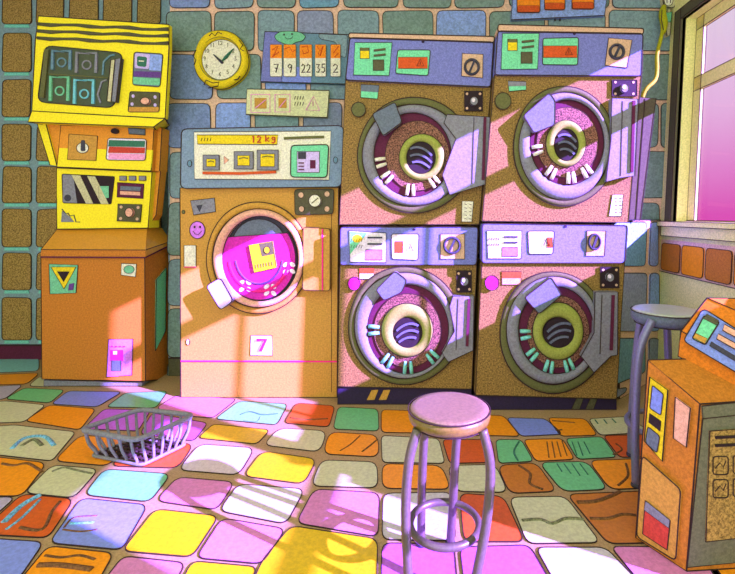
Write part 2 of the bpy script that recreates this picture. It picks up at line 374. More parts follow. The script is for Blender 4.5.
ce = G(); ce.box(XL - 0.1, 2.0, YF, YA + 0.1, 3.2, 3.3, 'cream'); struct(ce.build('ceiling'))

# ------------------------------------------------------------------ setting: right wall with its two windows
wr = G()
TH = 0.128
def rw(y0, y1, z0, z1, m='wall_sage', x0=0.0, x1=TH, g=None, ink=0):
    g = g or wr
    q = lambda y: [V((XW(z0) + x0, y, z0)), V((XW(z1) + x0, y, z1)), V((XW(z1) + x1, y, z1)), V((XW(z0) + x1, y, z0))]
    g.hexa(q(y0), q(y1), m, ink)
W1 = (1.10, 3.28, 1.15, 2.60); W2 = (0.12, 1.06, 0.28, 1.73)
rw(YF, YB, -0.05, W2[2]); rw(YF, W2[0], W2[2], 3.25); rw(W2[0], W2[1], W2[3], 3.25)
rw(W2[1], W1[0], W2[2], 3.25); rw(W1[0], W1[1], W2[2], W1[2]); rw(W1[0], W1[1], W1[3], 3.25); rw(W1[1], YB, W2[2], 3.25)
y = 3.40                                                # orange tile band under the sill
cs = ['f_brown', 'f_orange', 'cabinet_orange', 'f_orange', 'f_brown']
rw(1.0, 3.42, 0.785, 1.02, 'grout', -0.004, 0.01)
k = 0
while y > 1.3:
    p = rnd(rect(y - 0.25, 0.80, y - 0.012, 0.995), 0.03, 3)
    wr.prism([V((XW(b) - 0.012, a, b)) for a, b in p], (0.012, 0, 0), cs[k % 5], 0.003); y -= 0.262; k += 1
wr.tube([V((XW(0.785) - 0.004, 1.0, 0.785)), V((XW(0.785) - 0.004, 3.42, 0.785))], 0.003)
# end of the wall above the socket: pale tile courses beside the window
struct(wr.build('wall_right'))

def window(name, W, mullions, bars, sill):
    y0, y1, z0, z1 = W
    fr = G(); fw, fx = 0.085, 0.10
    def bar(a, b, c, d, t0=fx, t1=fx + 0.022, ink=0.003): rw(a, b, c, d, 'wall_sage', t0, t1, fr, ink)
    bar(y0, y0 + .035, z0, z1); bar(y1 - (fw if sill else .035), y1, z0, z1); bar(y0, y1, z1 - fw, z1); bar(y0, y1, z0, z0 + 0.012)
    for (a, b, c, d) in bars: bar(a, b, c, d)
    for (a, b, c, d) in mullions: bar(a, b, c, d, fx + .005, fx + .017, .001)
    o = struct(fr.build(name))
    gl = G(); rw(y0 + 0.02, y1 - 0.02, z0 + 0.01, z1 - 0.02, 'window_glass', fx + 0.009, fx + 0.013, gl, 0); gl.build('pane', o)
    c = G()
    cw = 0.075
    rw(y1, y1 + cw, z0 - 0.02, z1 + cw, 'dark_olive', -0.018, 0.02, c, 0.003); rw(y0 - 0.05, y0, z0, z1, 'dark_olive', -0.018, 0.02, c, 0.003)
    rw(y0, y1, z1, z1 + cw, 'dark_olive', -0.018, 0.02, c, 0.003)
    c.build('casing', o)
    if sill:
        s_ = G(); rw(y0 - 0.06, y1 + 0.12, z0 - 0.03, z0 + 0.004, 'wall_sage', -0.06, fx, s_, 0.003); rw(y0 - 0.04, y1 + 0.09, z0 - 0.10, z0 - 0.03, 'wall_sage', -0.035, 0.02, s_, 0.003)
        s_.build('sill', o)
    return o
window('window_1', W1, [(1.445, 1.467, 1.15, 2.08), (1.665, 1.687, 1.15, 2.08), (1.915, 1.935, 1.15, 2.08)], [(1.18, 3.28, 2.08, 2.175)], True)
window('window_2', W2, [], [(0.12, 1.06, 1.10, 1.15)], False)

# ------------------------------------------------------------------ tumble dryers
def dryer(D, spec, label):
    """one tumble dryer; outlines traced on its own front plane D, then given depth back to the wall"""
    zb = P(0, spec['body'][2][1], D).z
    root = thing('tumble_dryer', label, 'dryer', ((spec['body'][0][0] - CX) * D / F + 0.45, D, zb), 'stacked tumble dryers')
    g = G(); g.prism(PP(spec['body'], D), (0, YB - 0.012 - D, 0), 'dryer_gold'); g.build('cabinet', root)
    cp = G(); cp.prism(PP(rnd(spec['panel'], 3, 2), D - 0.02), (0, 0.12, 0), 'panel_blue'); pn = cp.build('control_panel', root)
    if spec.get('cap'):
        g = G(); g.prism(PP(rnd(spec['cap'], 2, 2), D - 0.022), (0, YB - 0.012 - D, 0), 'tan'); g.build('top_cap', root)
    d1 = D - 0.024
    # programme label
    g = G(); L = spec['lab1']; g.prism(PP(L, d1), (0, 0.006, 0), spec.get('lab1col', 'label_green'), 0.003)
    (x0, y0), (x1, y1) = L[0], L[2]; wd, hg = x1 - x0, y1 - y0; dd = d1 - 0.003
    if spec['lab1style'] == 'a':
        g.prism(PP(rect(x0 + wd * .15, y0 + hg * .16, x0 + wd * .42, y0 + hg * .48), dd), (0, .003, 0), 'yellow', .0025)
        g.prism(PP(rect(x0 + wd * .15, y0 + hg * .16, x0 + wd * .42, y0 + hg * .25), dd - .001), (0, .003, 0), 'olive', 0)
        g.prism(PP(rect(x0 + wd * .53, y0 + hg * .52, x0 + wd * .85, y0 + hg * .84), dd), (0, .003, 0), 'dark_olive', .0025)
        for yy in (.2, .36): dash(g, [(x0 + wd * .55, y0 + hg * (yy + .04)), (x0 + wd * .9, y0 + hg * yy)], dd, .008, 'dark_olive')
    else:
        g.prism(PP(rect(x0 + wd * .45, y0 + hg * .6, x0 + wd * .9, y0 + hg * .92), dd), (0, .003, 0), 'violet', .003)
        for yy in (.22, .42): dash(g, [(x0 + wd * .5, y0 + hg * yy), (x0 + wd * .9, y0 + hg * yy)], dd, .007, 'charcoal')
        if spec['lab1style'] == 'b':
            g.prism(PP([(x0 + 1, y0 + 1), (x0 + wd * .5, y0 + 2), (x0 + 1, y0 + hg * .75)], dd), (0, .003, 0), 'label_green', 0)
            g.prism(PP(ell(x0 + wd * .22, y0 + hg * .25, 5, 4, 16), dd - .001), (0, .003, 0), 'yellow', 0)
        for r_ in range(2):
            for c in range(5): dash(g, [(x0 + wd * (.08 + .07 * c), y0 + hg * (.25 + .2 * r_)), (x0 + wd * (.05 + .07 * c), y0 + hg * (.35 + .2 * r_))], dd, .002)
    g.build('programme_label', pn)
    # warning display
    g = G(); L = spec['lab2']; (x0, y0), (x1, y1) = L[0], L[2]; wd, hg = x1 - x0, y1 - y0
    g.prism(PP(rnd(L, 2, 2), d1), (0, 0.006, 0), spec.get('lab2col', 'label_green'), .003)
    b0, b1 = spec.get('band', (0.0, 1.0))
    g.prism(PP(rect(x0 + wd * b0 + .5, y0 + hg * .28, x0 + wd * b1 - .5, y0 + hg * .72), dd), (0, .003, 0), 'rust', .0015)
    tx, ty = x0 + wd * .75, y0 + hg * .5
    dash(g, [(tx, ty - 4), (tx + 3.6, ty + 3), (tx - 3.6, ty + 3)], dd - .003, .0025, 'ink', True); dash(g, [(tx, ty - 1), (tx, ty + 1.5)], dd - .003, .002)
    g.build('warning_label', pn)
    # dial
    g = G(); g.prism(PP(spec['dialp'], d1), (0, .006, 0), 'tan', .003); dp = g.build('dial_plate', pn)
    cx, cy, rx, ry = spec['dial']; g = G()
    g.ring(PP(ell(cx, cy, rx, ry, 28), dd - .015), PP(ell(cx, cy, rx * .72, ry * .72, 28), dd - .015), .018, 'charcoal', ink=.001)
    dash(g, [(cx + rx * .3, cy - ry * .65), (cx - rx * .3, cy + ry * .65)], dd - .008, .009, 'charcoal'); g.build('dial', dp)
    g = G(); g.prism(PP(ell(*spec['screw'], 1.6, 1.3, 12), d1), (0, .006, 0), 'navy', 0); g.build('screw', pn)
    # small things on the cabinet
    d2 = D - 0.004
    g = G(); g.prism(PP(spec['stick'], d2), (0, .006, 0), spec['stickcol'][0], .003)
    q = spec['stick']; g.prism(PP([q[0], q[1], ((q[1][0] + q[2][0]) / 2, (q[1][1] + q[2][1]) / 2), ((q[0][0] + q[3][0]) / 2, (q[0][1] + q[3][1]) / 2)], d2 - .002), (0, .003, 0), spec['stickcol'][1], 0)
    g.build('sticker', root)
    bx, by, br = spec['button']; g = G(); g.prism(PP(ell(bx, by, br, br * 1.05, 24), D - .02), (0, .03, 0), spec.get('buttoncol', 'olive'), .003); g.build('button', root)
    x0, y0, x1, y1 = spec['lock']; g = G(); g.prism(PP(rect(x0, y0, x1, y1), D - .012), (0, .02, 0), 'black_brown', .003)
    for a, b in ((.14, .14), (.86, .14), (.14, .86), (.86, .86)):
        g.prism(PP(ell(x0 + (x1 - x0) * a, y0 + (y1 - y0) * b, 1.3, 1.3, 8), D - .014), (0, .004, 0), 'tan', 0)
    lk = g.build('lock_plate', root)
    mx_, my_ = (x0 + x1) / 2 + .5, (y0 + y1) / 2
    g = G(); g.prism(PP(ell(mx_, my_, 4, 4.4, 18), D - .03), (0, .02, 0), 'steel', .003); g.prism(PP(ell(mx_ - .6, my_ - 1, 1.8, 2, 12), D - .034), (0, .006, 0), 'white', 0); g.build('lock_knob', lk)
    if spec.get('tag'):
        g = G(); g.prism(PP(spec['tag'], d2), (0, .006, 0), 'cream', .0025); q = spec['tag']
        for i in range(5):
            for j in range(2):
                x = q[0][0] + 2.5 + j * 4.5; yy = q[0][1] + 3 + i * 3.6
                dash(g, [(x, yy), (x + 2.5, yy + .8)], d2 - .002, .002)
        g.build('rating_label', root)
    # door
    E1, E2, E3, E5, E6 = spec['door']
    dr = bpy.data.objects.new('door', None)
    g = G(); g.ring(PP(ell(*E1, wob=.006), D - .022), PP(ell(*E2, wob=.006), D - .022), .03, 'olive', .3, .005)
    g.ring(PP(ell(*E2), D - .04), PP(ell(*E3), D - .04), .05, 'steel', .4)
    door = g.build('door', root)
    g = G(); g.prism(PP(ell(*E3), D - .012), (0, .02, 0), 'maroon', 0); 
    E4 = ((E3[0] + E5[0]) / 2, (E3[1] + E5[1]) / 2, E3[2] * .82, E3[3] * .82)
    g.prism(PP(ell(*E4), D - .018), (0, .01, 0), 'drum_speckle', .002)
    # clips round the rim of the drum, in pairs
    for a in spec['clips']:
        for s_ in (-.09, .09):
            t = a + s_; rx, ry = E3[2], E3[3]
            p = [(E3[0] + rx * k_ * math.cos(t), E3[1] + ry * k_ * math.sin(t)) for k_ in (.97, .84, .70)]
            g.tube([P(x, y_, D - .03) for x, y_ in p], [.012, .013, .009], 'mint' if spec.get('mintclips') else 'cream', sides=6)
    g.build('drum', door)
    g = G(); g.ring(PP(ell(*E5), D - .045), PP(ell(*E6), D - .045), .045, 'green_ring', .5)
    g.prism(PP(ell(*E6), D - .03), (0, .04, 0), 'black_brown', 0)
    cx, cy, rx, ry = E6
    for i in (-1, 0, 1):
        pts = [(cx + rx * .9 * t, cy + ry * (.45 * i + .25 - .4 * (1 - t * t) + spec['tilt'] * t)) for t in [x / 6 for x in range(-6, 7)] if (t * .9) ** 2 + (.45 * i + .25 - .4 * (1 - t * t)) ** 2 < .8]
        if len(pts) > 2: dash(g, pts, D - .034, .009, 'steel_dark')
    g.build('glass_bowl', door)
    g = G(); g.prism(PP(rnd(spec['latch'], 3, 3), D - .07), (0, .045, 0), 'slate', .0036, 'steel'); 
    g.build('latch', door)
    g = G(); g.prism(PP(spec['hinge'], D - .05), (0, .05, 0), 'steel', .0036)
    hx = max(p[0] for p in spec['hinge']); hy0 = min(p[1] for p in spec['hinge']) + 3; hy1 = spec['hy1']
    dash(g, [(hx - 5, hy0), (hx - 7, hy1)], D - .052, .012, 'maroon'); dash(g, [(hx - 16, hy0), (hx - 18, hy1 + 4)], D - .051, .003)
    g.build('hinge', door)
    bpy.data.objects.remove(dr)
    return root
pi = math.pi
D1, D2 = 2.90, 2.82
clips = [pi * .97, pi * .80, pi * .55, pi * .32]
dryer(D1, dict(body=[(345.5, 80), (491, 87), (479, 224.5), (339.5, 224.5)], panel=[(350, 37.5), (493.5, 42), (490.5, 87), (345.5, 80)], cap=[(349, 33), (494.5, 36.5), (494, 42.5), (348.5, 38)],
  lab1=[(355, 42.6), (392, 42.6), (389, 75.7), (353.5, 75)], lab1style='a', lab2=[(397.7, 50), (430.3, 50), (428, 75.7), (395.5, 73.5)], dialp=[(462.3, 53.5), (483, 54.4), (482.6, 78), (461.5, 76)],
  dial=(472, 66.4, 8, 8.5), screw=(423, 41.5), stick=[(361, 84.4), (379, 85.5), (377.4, 99), (360.7, 97.5)], stickcol=('label_green', 'slate'), button=(358.5, 109.5, 7), lock=(464.5, 91, 482.6, 111),
  tag=[(462, 201), (473.5, 201.5), (471.8, 221.7), (461.6, 221.7)], door=[(415, 155, 58, 58), (414, 155, 52, 51), (412.5, 154.5, 39, 42.5), (422, 157, 23, 23.5), (421, 157.5, 14.5, 16)],
  latch=[(372, 114), (395, 102), (402, 122), (383, 136)], hinge=[(447, 114.4), (490, 117), (486.5, 184), (450, 195), (442.5, 175), (456, 139), (444, 123)], hy1=180, clips=[pi * .93, pi * .78, pi * .52, pi * .27], tilt=.25),
  'upper dryer of the left stack, above and right of the washer numbered 7')
dryer(D1, dict(body=[(340, 265), (476.5, 265), (471.5, 389), (337.5, 386.5)], panel=[(340.5, 227), (478, 227), (476.5, 265), (340, 265)],
  lab1=[(349, 230.6), (386, 233), (386, 262.4), (350, 262)], lab1style='b', lab1col='white', lab2=[(391.5, 234), (419, 234), (418, 260), (392, 259)], lab2col='white', band=(.1, .45), dialp=rect(440.5, 234, 464.6, 259),
  dial=(452, 245.5, 9, 9), screw=(414, 229.5), stick=rect(359.5, 268, 374, 279), stickcol=('white', 'rust'), button=(354, 283.7, 6.3), buttoncol='magenta', lock=(456.5, 270.5, 471.6, 292.4),
  door=[(405, 326, 57, 59), (404, 326, 50, 53), (408, 330, 41, 45), (407, 331, 26, 27), (407.6, 333, 14.5, 15)],
  latch=[(376, 290), (395, 271), (407, 280), (402, 292), (384, 300.5)], hinge=[(453, 296), (474, 296), (473, 350.5), (448.4, 362), (442, 353), (454.5, 331), (449.6, 306.6)], hy1=346, clips=[pi * 1.0, pi * .70, pi * .50, pi * .25], mintclips=1, tilt=-.2),
  'lower dryer of the left stack, standing behind the round front stool')
dryer(D2, dict(body=[(494.5, 75), (641.5, 76), (628.5, 222.5), (482.3, 221)], panel=[(497.8, 31), (643, 33.5), (641.6, 76), (494.7, 75)], cap=[(498.2, 24.5), (643.5, 28.5), (643.5, 34), (497.6, 31.5)],
  lab1=[(502.5, 33.5), (539, 33.5), (537.5, 69), (501, 69.5)], lab1style='a', lab2=[(543, 38.4), (578.5, 37.6), (577.5, 65), (542.5, 64.6)], dialp=[(608.6, 38), (632, 40), (627, 67.8), (605, 65.3)],
  dial=(617.6, 51, 8, 8), screw=(574.5, 33.5), stick=[(508, 81), (526, 81.7), (526, 90), (509, 91.5)], stickcol=('label_green', 'steel'), button=(503, 101, 8), lock=(612, 80, 637, 96),
  tag=[(612.4, 194.7), (623.3, 194.7), (621.5, 216), (609, 216)], door=[(565, 146, 51.5, 60), (565, 146, 45.5, 54), (568, 142, 37.5, 43), (567, 143, 20, 23.5), (567, 144.5, 12, 16)],
  latch=[(523.5, 115.5), (549.6, 92.8), (555.4, 101), (555, 124.6), (534, 133)], hinge=[(612, 98), (638.5, 99), (635, 175.6), (620, 178), (606, 181.6), (611, 140)], hy1=172, clips=[pi * .93, pi * .68, pi * .47, pi * .3], tilt=.2),
  'upper dryer of the right stack, closest to the pink window, with a narrow oval door')
dryer(D2, dict(body=[(482, 263), (624.5, 263), (616.5, 399), (475.5, 395)], panel=[(482.5, 223.5), (627.5, 225.5), (625, 263), (482, 263)],
  lab1=[(487, 230.7), (522, 230.7), (521, 258.5), (488, 258.5)], lab1style='c', lab1col='white', lab2=[(528, 231), (554.5, 231), (553, 254), (529, 254)], lab2col='white', band=(.75, 1), dialp=[(587, 230.7), (606, 231), (604.5, 256), (586, 256)],
  dial=(595, 242, 6.5, 8.5), screw=(565.5, 226.5), stick=rect(502, 271.6, 521, 284.7), stickcol=('peach', 'rust'), button=(492, 283, 7), buttoncol='magenta', lock=(600.6, 267, 619, 288),
  door=[(554, 333, 54, 61), (554, 331, 47, 54), (557, 331, 38, 44), (559, 332, 25.5, 29), (559, 333, 15.5, 15)],
  latch=[(524.7, 297.5), (551, 277), (562, 295), (539, 314)], hinge=[(595, 292), (618, 292), (617.5, 355), (611, 356), (594, 372.5), (581, 356), (594, 333)], hy1=350, clips=[pi * .97, pi * .78, pi * .58, pi * .38], mintclips=1, tilt=-.3),
  'lower dryer of the right stack, with a broad lime ring in its door')
def plinth(pts, D, label):
    z = P(0, pts[2][1], D).z
    q = PP(pts, D)
    for v_ in q[2:]: v_.z = 0.003
    g = G(); g.prism(q, (0, YB - 0.03 - D, 0), 'navy', .0034)
    for k_ in range(2):
        xx = pts[1][0] - 26 - k_ * 14 if pts[0][0] > 400 else pts[0][0] + 34 + k_ * 12
        a = PP([(xx, pts[0][1] + 3), (xx + 7, pts[0][1] + 3), (xx + 3, pts[2][1] - 3), (xx - 5, pts[2][1] - 3)], D - .003)
        g.prism(a, (0, .004, 0), 'dark_olive' if pts[0][0] > 400 else 'mustard', .002)  # stripes are reflections painted on the plinth front
    tag(g.build('dryer_plinth'), label, 'plinth', 'dryer plinths')
plinth([(337.5, 386.8), (471.3, 389.3), (471.3, 403), (337.5, 403)], D1 + .012, 'dark plinth under the left dryer stack, behind the front stool')
plinth([(475.8, 395.3), (616.5, 399.3), (616.5, 412), (475.8, 412)], D2 + .012, 'dark plinth with painted olive reflection stripes under the right dryer stack')

# ------------------------------------------------------------------ washer number 7
D7 = 3.02
wm = thing('washing_machine', 'mustard front-loading washer numbered 7 with a wide grey console', 'washing machine', (P(260, 0, D7).x, D7, 0))
q = PP([(180, 188), (338.5, 187.5), (337, 393), (181, 393)], D7); q[2].z = q[3].z = .003
g = G(); g.prism(q, (0, YB - .012 - D7, 0), 'mustard')
dash(g, [(181, 361), (337, 361.5)], D7 - .001, .006, 'hot_pink')
dash(g, [(331.5, 192), (331.5, 392)], D7 - .001, .002)
g.build('cabinet', wm)
g = G(); g.prism(PP(rnd([(181.5, 129), (343.5, 125.5), (341.5, 187), (180.5, 188.5)], 6, 4), D7 - .03), (0, .2, 0), 'console_gray'); con = g.build('console', wm)
dd = D7 - .034
g = G(); g.prism(PP([(194, 132), (331, 131), (329, 180), (194.5, 179)], dd), (0, .006, 0), 'cream', .003); dd -= .003
g.prism(PP([(197, 135), (278, 135), (277, 144.5), (197.5, 144)], dd), (0, .004, 0), 'yellow', .003)
write(g, '12', 251, 136, 4.6, 6.5, dd - .003, .0052, 'red'); write(g, 'kg', 265, 135.5, 4.8, 6, dd - .003, .0048, 'red')
for k_ in range(4): dash(g, [(202 + 3 * k_, 138), (201 + 3 * k_, 141)], dd - .002, .002)
dash(g, [(203, 173), (240, 173.5), (276, 172)], dd, .012, 'rust'); dash(g, [(284, 138.5), (305, 137.5), (324, 137)], dd, .011, 'olive')
g.prism(PP([(224, 156), (229, 160), (224, 164)], dd), (0, .004, 0), 'peach', .0015)
for a in ((189.6, 163.6), (335.5, 160)): g.prism(PP(ell(*a, 2.2, 3.2, 16), D7 - .033), (0, .004, 0), 'teal_joint', .0025)
g.build('display_panel', con)
for (a, b, c, d_) in ((203, 155, 219, 170), (234, 151.5, 253, 169), (257, 150, 278, 170)):
    g = G(); g.prism(PP(rect(a, b, c, d_), dd - .012), (0, .015, 0), 'steel', .003); g.prism(PP(rect(a + 3.5, b + 4, c - 3.5, d_ - 3.5), dd - .015), (0, .006, 0), 'yellow', .002)
    dash(g, [(a + 5, b + 7), ((a + c) / 2, b + 6), (c - 5, b + 7)], dd - .017, .004, 'olive'); g.build('button', con)
g = G(); g.prism(PP(rnd([(291, 145.5), (328.7, 144.5), (327, 177.6), (290.5, 177)], 4, 3), dd - .008), (0, .012, 0), 'label_green', .0045)
g.prism(PP(rect(297, 151.5, 319.4, 172.5), dd - .011), (0, .006, 0), 'lavender', .003)
g.prism(PP(rect(298, 152, 306, 159), dd - .013), (0, .004, 0), 'charcoal', 0); g.prism(PP(rect(310, 160, 315.5, 168.5), dd - .013), (0, .004, 0), 'maroon', 0)
for yy in (163, 166.3, 169.6): dash(g, [(298.5, yy), (304, yy)], dd - .012, .005, 'maroon')
g.build('small_screen', con)
# corner plate
g = G(); g.prism(PP(rnd([(294.5, 189.5), (334, 189), (333, 214), (295, 215)], 3, 2), D7 - .014), (0, .02, 0), 'dark_olive', .003)
for a in ((301, 195), (327, 194), (301.5, 209), (327, 209)): g.prism(PP(ell(*a, 2.8, 3, 12), D7 - .018), (0, .006, 0), 'tan', .002)
kp = g.build('lock_plate', wm)
g = G(); g.prism(PP(ell(314.8, 200.7, 6, 6.2, 20), D7 - .034), (0, .024, 0), 'cream', .003); dash(g, [(311.5, 203.5), (318, 198)], D7 - .036, .004, 'olive'); g.build('lock_knob', kp)
d7 = D7 - .004
g = G(); g.prism(PP([(190.5, 200.7), (214.4, 198), (215.6, 211.7), (193.7, 215)], d7), (0, .006, 0), 'steel', .003); g.prism(PP([(196, 205.5), (202.5, 204.5), (199.5, 212)], d7 - .002), (0, .003, 0), 'charcoal', 0); g.build('sticker', wm)['label'] = 'grey sticker with a dark triangle'
g = G(); g.prism(PP(ell(197.3, 230, 7.6, 8.6, 24), d7), (0, .006, 0), 'violet', .003)
for a in ((194.5, 227), (200, 227)): g.prism(PP(ell(*a, 1, 1.3, 8), d7 - .002), (0, .003, 0), 'ink', 0)
dash(g, [(193, 231), (195, 234), (198.5, 234.5), (201.5, 231)], d7 - .001, .0025); g.build('sticker', wm)['label'] = 'round violet smiling face sticker'
g = G(); g.prism(PP(rect(184, 245.4, 196, 267), d7), (0, .006, 0), 'cream', .0025); dash(g, [(184, 267), (196, 267)], d7 - .002, .004, 'hot_pink'); g.build('sticker', wm)['label'] = 'small blank cream sticker'
g = G(); g.prism(PP([(251, 335.5), (272, 335.5), (272.4, 355.6), (250.4, 355.3)], d7), (0, .006, 0), 'white', .0025)
for st in ([(257, 340), (266, 339.5), (260.5, 351)],): dash(g, st, d7 - .004, .012, 'magenta')
g.build('number_plate', wm)['label'] = 'white plate with a magenta 7'
g = G(); g.prism(PP(ell(183.4, 212, 1.6, 2, 10), d7), (0, .006, 0), 'olive', .002); g.build('screw', wm); g = G(); g.prism(PP(ell(188, 342, 1.8, 3, 12), d7), (0, .006, 0), 'cream', .0025); g.build('screw', wm)
# door
g = G(); o1, o2, o3 = (257.5, 258, 52, 56), (257.5, 258.5, 46, 49.5), (259, 259, 38.5, 43)
g.ring(PP(ell(*o1, wob=.006), D7 - .03), PP(ell(*o2), D7 - .03), .04, 'mustard', .35, .0055)
g.ring(PP(ell(*o2), D7 - .06), PP(ell(*o3), D7 - .06), .07, 'peach', .4, .004)
door = g.build('door', wm)
g = G(); g.prism(PP(ell(*o3), D7 - .012), (0, .02, 0), 'charcoal', 0)
top = [(228, 250)] + [(259 + 27 * math.cos(a), 245 - 26 * math.sin(a)) for a in [pi * (1 - k_ / 14) for k_ in range(15)]] + [(290, 250)]
g.prism(PP(top, D7 - .018), (0, .01, 0), 'slate', .003); g.build('drum', door)  # bowl's shaded top painted grey, its lit part below magenta
g = G(); low = [(259 + 36.5 * math.cos(a), 259 + 41 * math.sin(a)) for a in [(-.22 * pi) + k_ * (1.40 * pi) / 40 for k_ in range(41)]]
g.prism(PP(low, D7 - .028), (0, .02, 0), 'magenta', .003)
for rr, mm, wd in ((.84, 'hot_pink', .010), (.66, 'grape', .008)):
    g.tube(PP([(259 + 36 * rr * math.cos(a), 256 + 42 * rr * math.sin(a)) for a in [.05 * pi + k_ * .9 * pi / 24 for k_ in range(25)]], D7 - .029), wd, mm, sides=6)
for cxx, cyy in ((245, 286), (270, 290), (289, 268)):
    for k_ in range(2):
        for s_ in (-1, 1):
            g.prism(PP(ell(cxx + s_ * 3.5, cyy + (k_ * 2 - 1) * 3.4, 3, 2, 10, rot=.7 * s_), D7 - .034), (0, .006, 0), 'white', 0)
g.build('laundry', door)
g = G(); g.prism(PP([(248.5, 245), (272.4, 241), (276.5, 267.7), (254, 272.6)], D7 - .04), (0, .014, 0), 'yellow', .0025)
g.prism(PP([(259, 243.8), (272, 241.8), (273.6, 254), (262, 256.5)], D7 - .042), (0, .004, 0), 'olive', 0)
g.prism(PP(ell(267, 250, 3, 3.5, 12), D7 - .044), (0, .004, 0), 'yellow', .002)
for k_ in range(7): dash(g, [(256 + 2.7 * k_, 268.4 - .5 * k_), (255.6 + 2.7 * k_, 264.6 - .5 * k_)], D7 - .042, .003, 'olive')
g.build('yellow_packet', door)
g = G(); g.prism(PP(rnd([(206, 286), (220.5, 277.5), (233.4, 300.6), (220.5, 310.4)], 4, 3), D7 - .10), (0, .06, 0), 'lavender', .0038, 'steel'); g.build('latch', door)
g = G(); g.prism(PP(rnd([(303.3, 227), (330, 228.7), (330, 291), (302.6, 290)], 3, 3), D7 - .05), (0, .05, 0), 'mustard', .003)
dash(g, [(322.5, 229), (322.5, 290)], D7 - .051, .006, 'hot_pink'); g.build('hinge', door)

# ------------------------------------------------------------------ orange cabinet with the yellow vending tower on it
D0 = 3.20
cab = thing('laundry_cabinet', 'orange cabinet with stickers standing against the left wall under the yellow tower', 'cabinet', (P(93, 0, D0).x, D0, 0))
def CA(px, py, d): return P(px, py, d)
fr = [CA(41, 257, D0), CA(140, 257.5, D0), CA(142, 381, D0), CA(42, 379, D0)]
xr = -1.915
bk = [V((fr[0].x, 3.52, fr[0].z)), V((xr, 3.52, .985)), V((xr, 3.52, CA(0, 372, 3.52).z - .05)), V((fr[3].x, 3.52, fr[3].z))]
fr[1].x = xr; fr[2].x = xr + .005
g = G(); g.hexa(fr, bk, 'cabinet_orange', .0036)
g.build('body', cab)
g = G(); q = [CA(44, 380, D0 + .02), CA(142.5, 382, D0 + .02), CA(142.5, 391, D0 + .02), CA(44, 389, D0 + .02)]
for v_ in q[2:]: v_.z = .003
g.prism(q, (0, .28, 0), 'steel', .003); g.build('plinth', cab)
g = G()
a0, a1 = CA(41, 249.5, D0 - .012), CA(141, 250, D0 - .012); b0, b1 = CA(41, 257, D0 - .012), CA(141, 257.5, D0 - .012)
a1.x = b1.x = xr + .012
r0, r1 = CA(57, 229.5, 3.33), CA(147, 228.5, 3.33)
bl, br = V((r0.x - .03, 3.52, r0.z)), V((xr + .012, 3.52, 1.0)); bm_ = V((r1.x, 3.52, r1.z))
bb0, bb1 = V((b0.x, 3.52, b0.z)), V((xr + .012, 3.52, .975))
i = g.add([a0, a1, b1, b0, r0, r1, bl, bm_, br, bb1, bb0])
for f_ in ([0, 1, 2, 3], [0, 1, 5, 4], [1, 8, 7, 5], [4, 5, 7, 6], [1, 2, 9, 8], [0, 4, 6], [0, 6, 10, 3], [6, 7, 8, 9, 10], [3, 2, 9, 10]): g.face([i + k_ for k_ in f_], 'lid_gloss' if f_ != [0, 1, 2, 3] else 'cabinet_orange')
g.tube([a0, a1, br], .0036); g.tube([b0, b1, bb1], .007, 'maroon'); g.tube([a0, r0, r1], .003); g.build('lid', cab)
dc = D0 - .004
def cst(name, pts, m, label=None, extra=None):
    g = G(); g.prism(PP(pts, dc), (0, .006, 0), m, .003)
    if extra: extra(g)
    o = g.build(name, cab)
    if label: o['label'] = label
def ex(g):
    g.prism(PP([(51, 267), (76, 267), (64, 289)], dc - .002), (0, .003, 0), 'yellow', .003); g.prism(PP([(57, 271.5), (69.5, 271.5), (63.5, 282)], dc - .004), (0, .003, 0), 'black_brown', 0)
    g.prism(PP([(69, 284), (74, 283), (73, 290), (68, 290.5)], dc - .004), (0, .003, 0), 'grape', 0)
cst('sticker', [(49, 264), (78, 265), (76, 293), (50, 294)], 'green', 'green square sticker with a yellow triangle', ex)
cst('sticker', [(121.5, 263.5), (136.5, 264), (135.5, 277), (121, 275)], 'cream', 'cream sticker with a green oval', lambda g: g.prism(PP(ell(129, 269.5, 5.2, 4, 16), dc - .002), (0, .003, 0), 'green', .002))
def ex(g):
    g.prism(PP(rect(110, 350, 123, 361), dc - .002), (0, .003, 0), 'magenta', 0); g.prism(PP(rect(111.5, 360.5, 121, 371), dc - .003), (0, .004, 0), 'slate', .002)
    for k_ in range(4): dash(g, [(111 + 4 * k_, 346.5), (113 + 4 * k_, 346.5)], dc - .002, .005, 'magenta')
    g.prism(PP(rect(113, 351, 117, 354.5), dc - .003), (0, .003, 0), 'white', 0)
cst('sticker', [(108.5, 339.5), (133, 339), (132, 375), (106.5, 377)], 'violet', 'tall violet notice with a slot picture', ex)
g = G(); q = [V((xr + .006, 3.33, .73)), V((xr + .006, 3.46, .80)), V((xr + .006, 3.45, .33)), V((xr + .006, 3.32, .22))]
g.prism(q, (-.01, 0, 0), 'label_green', .003); g.build('side_panel', cab)

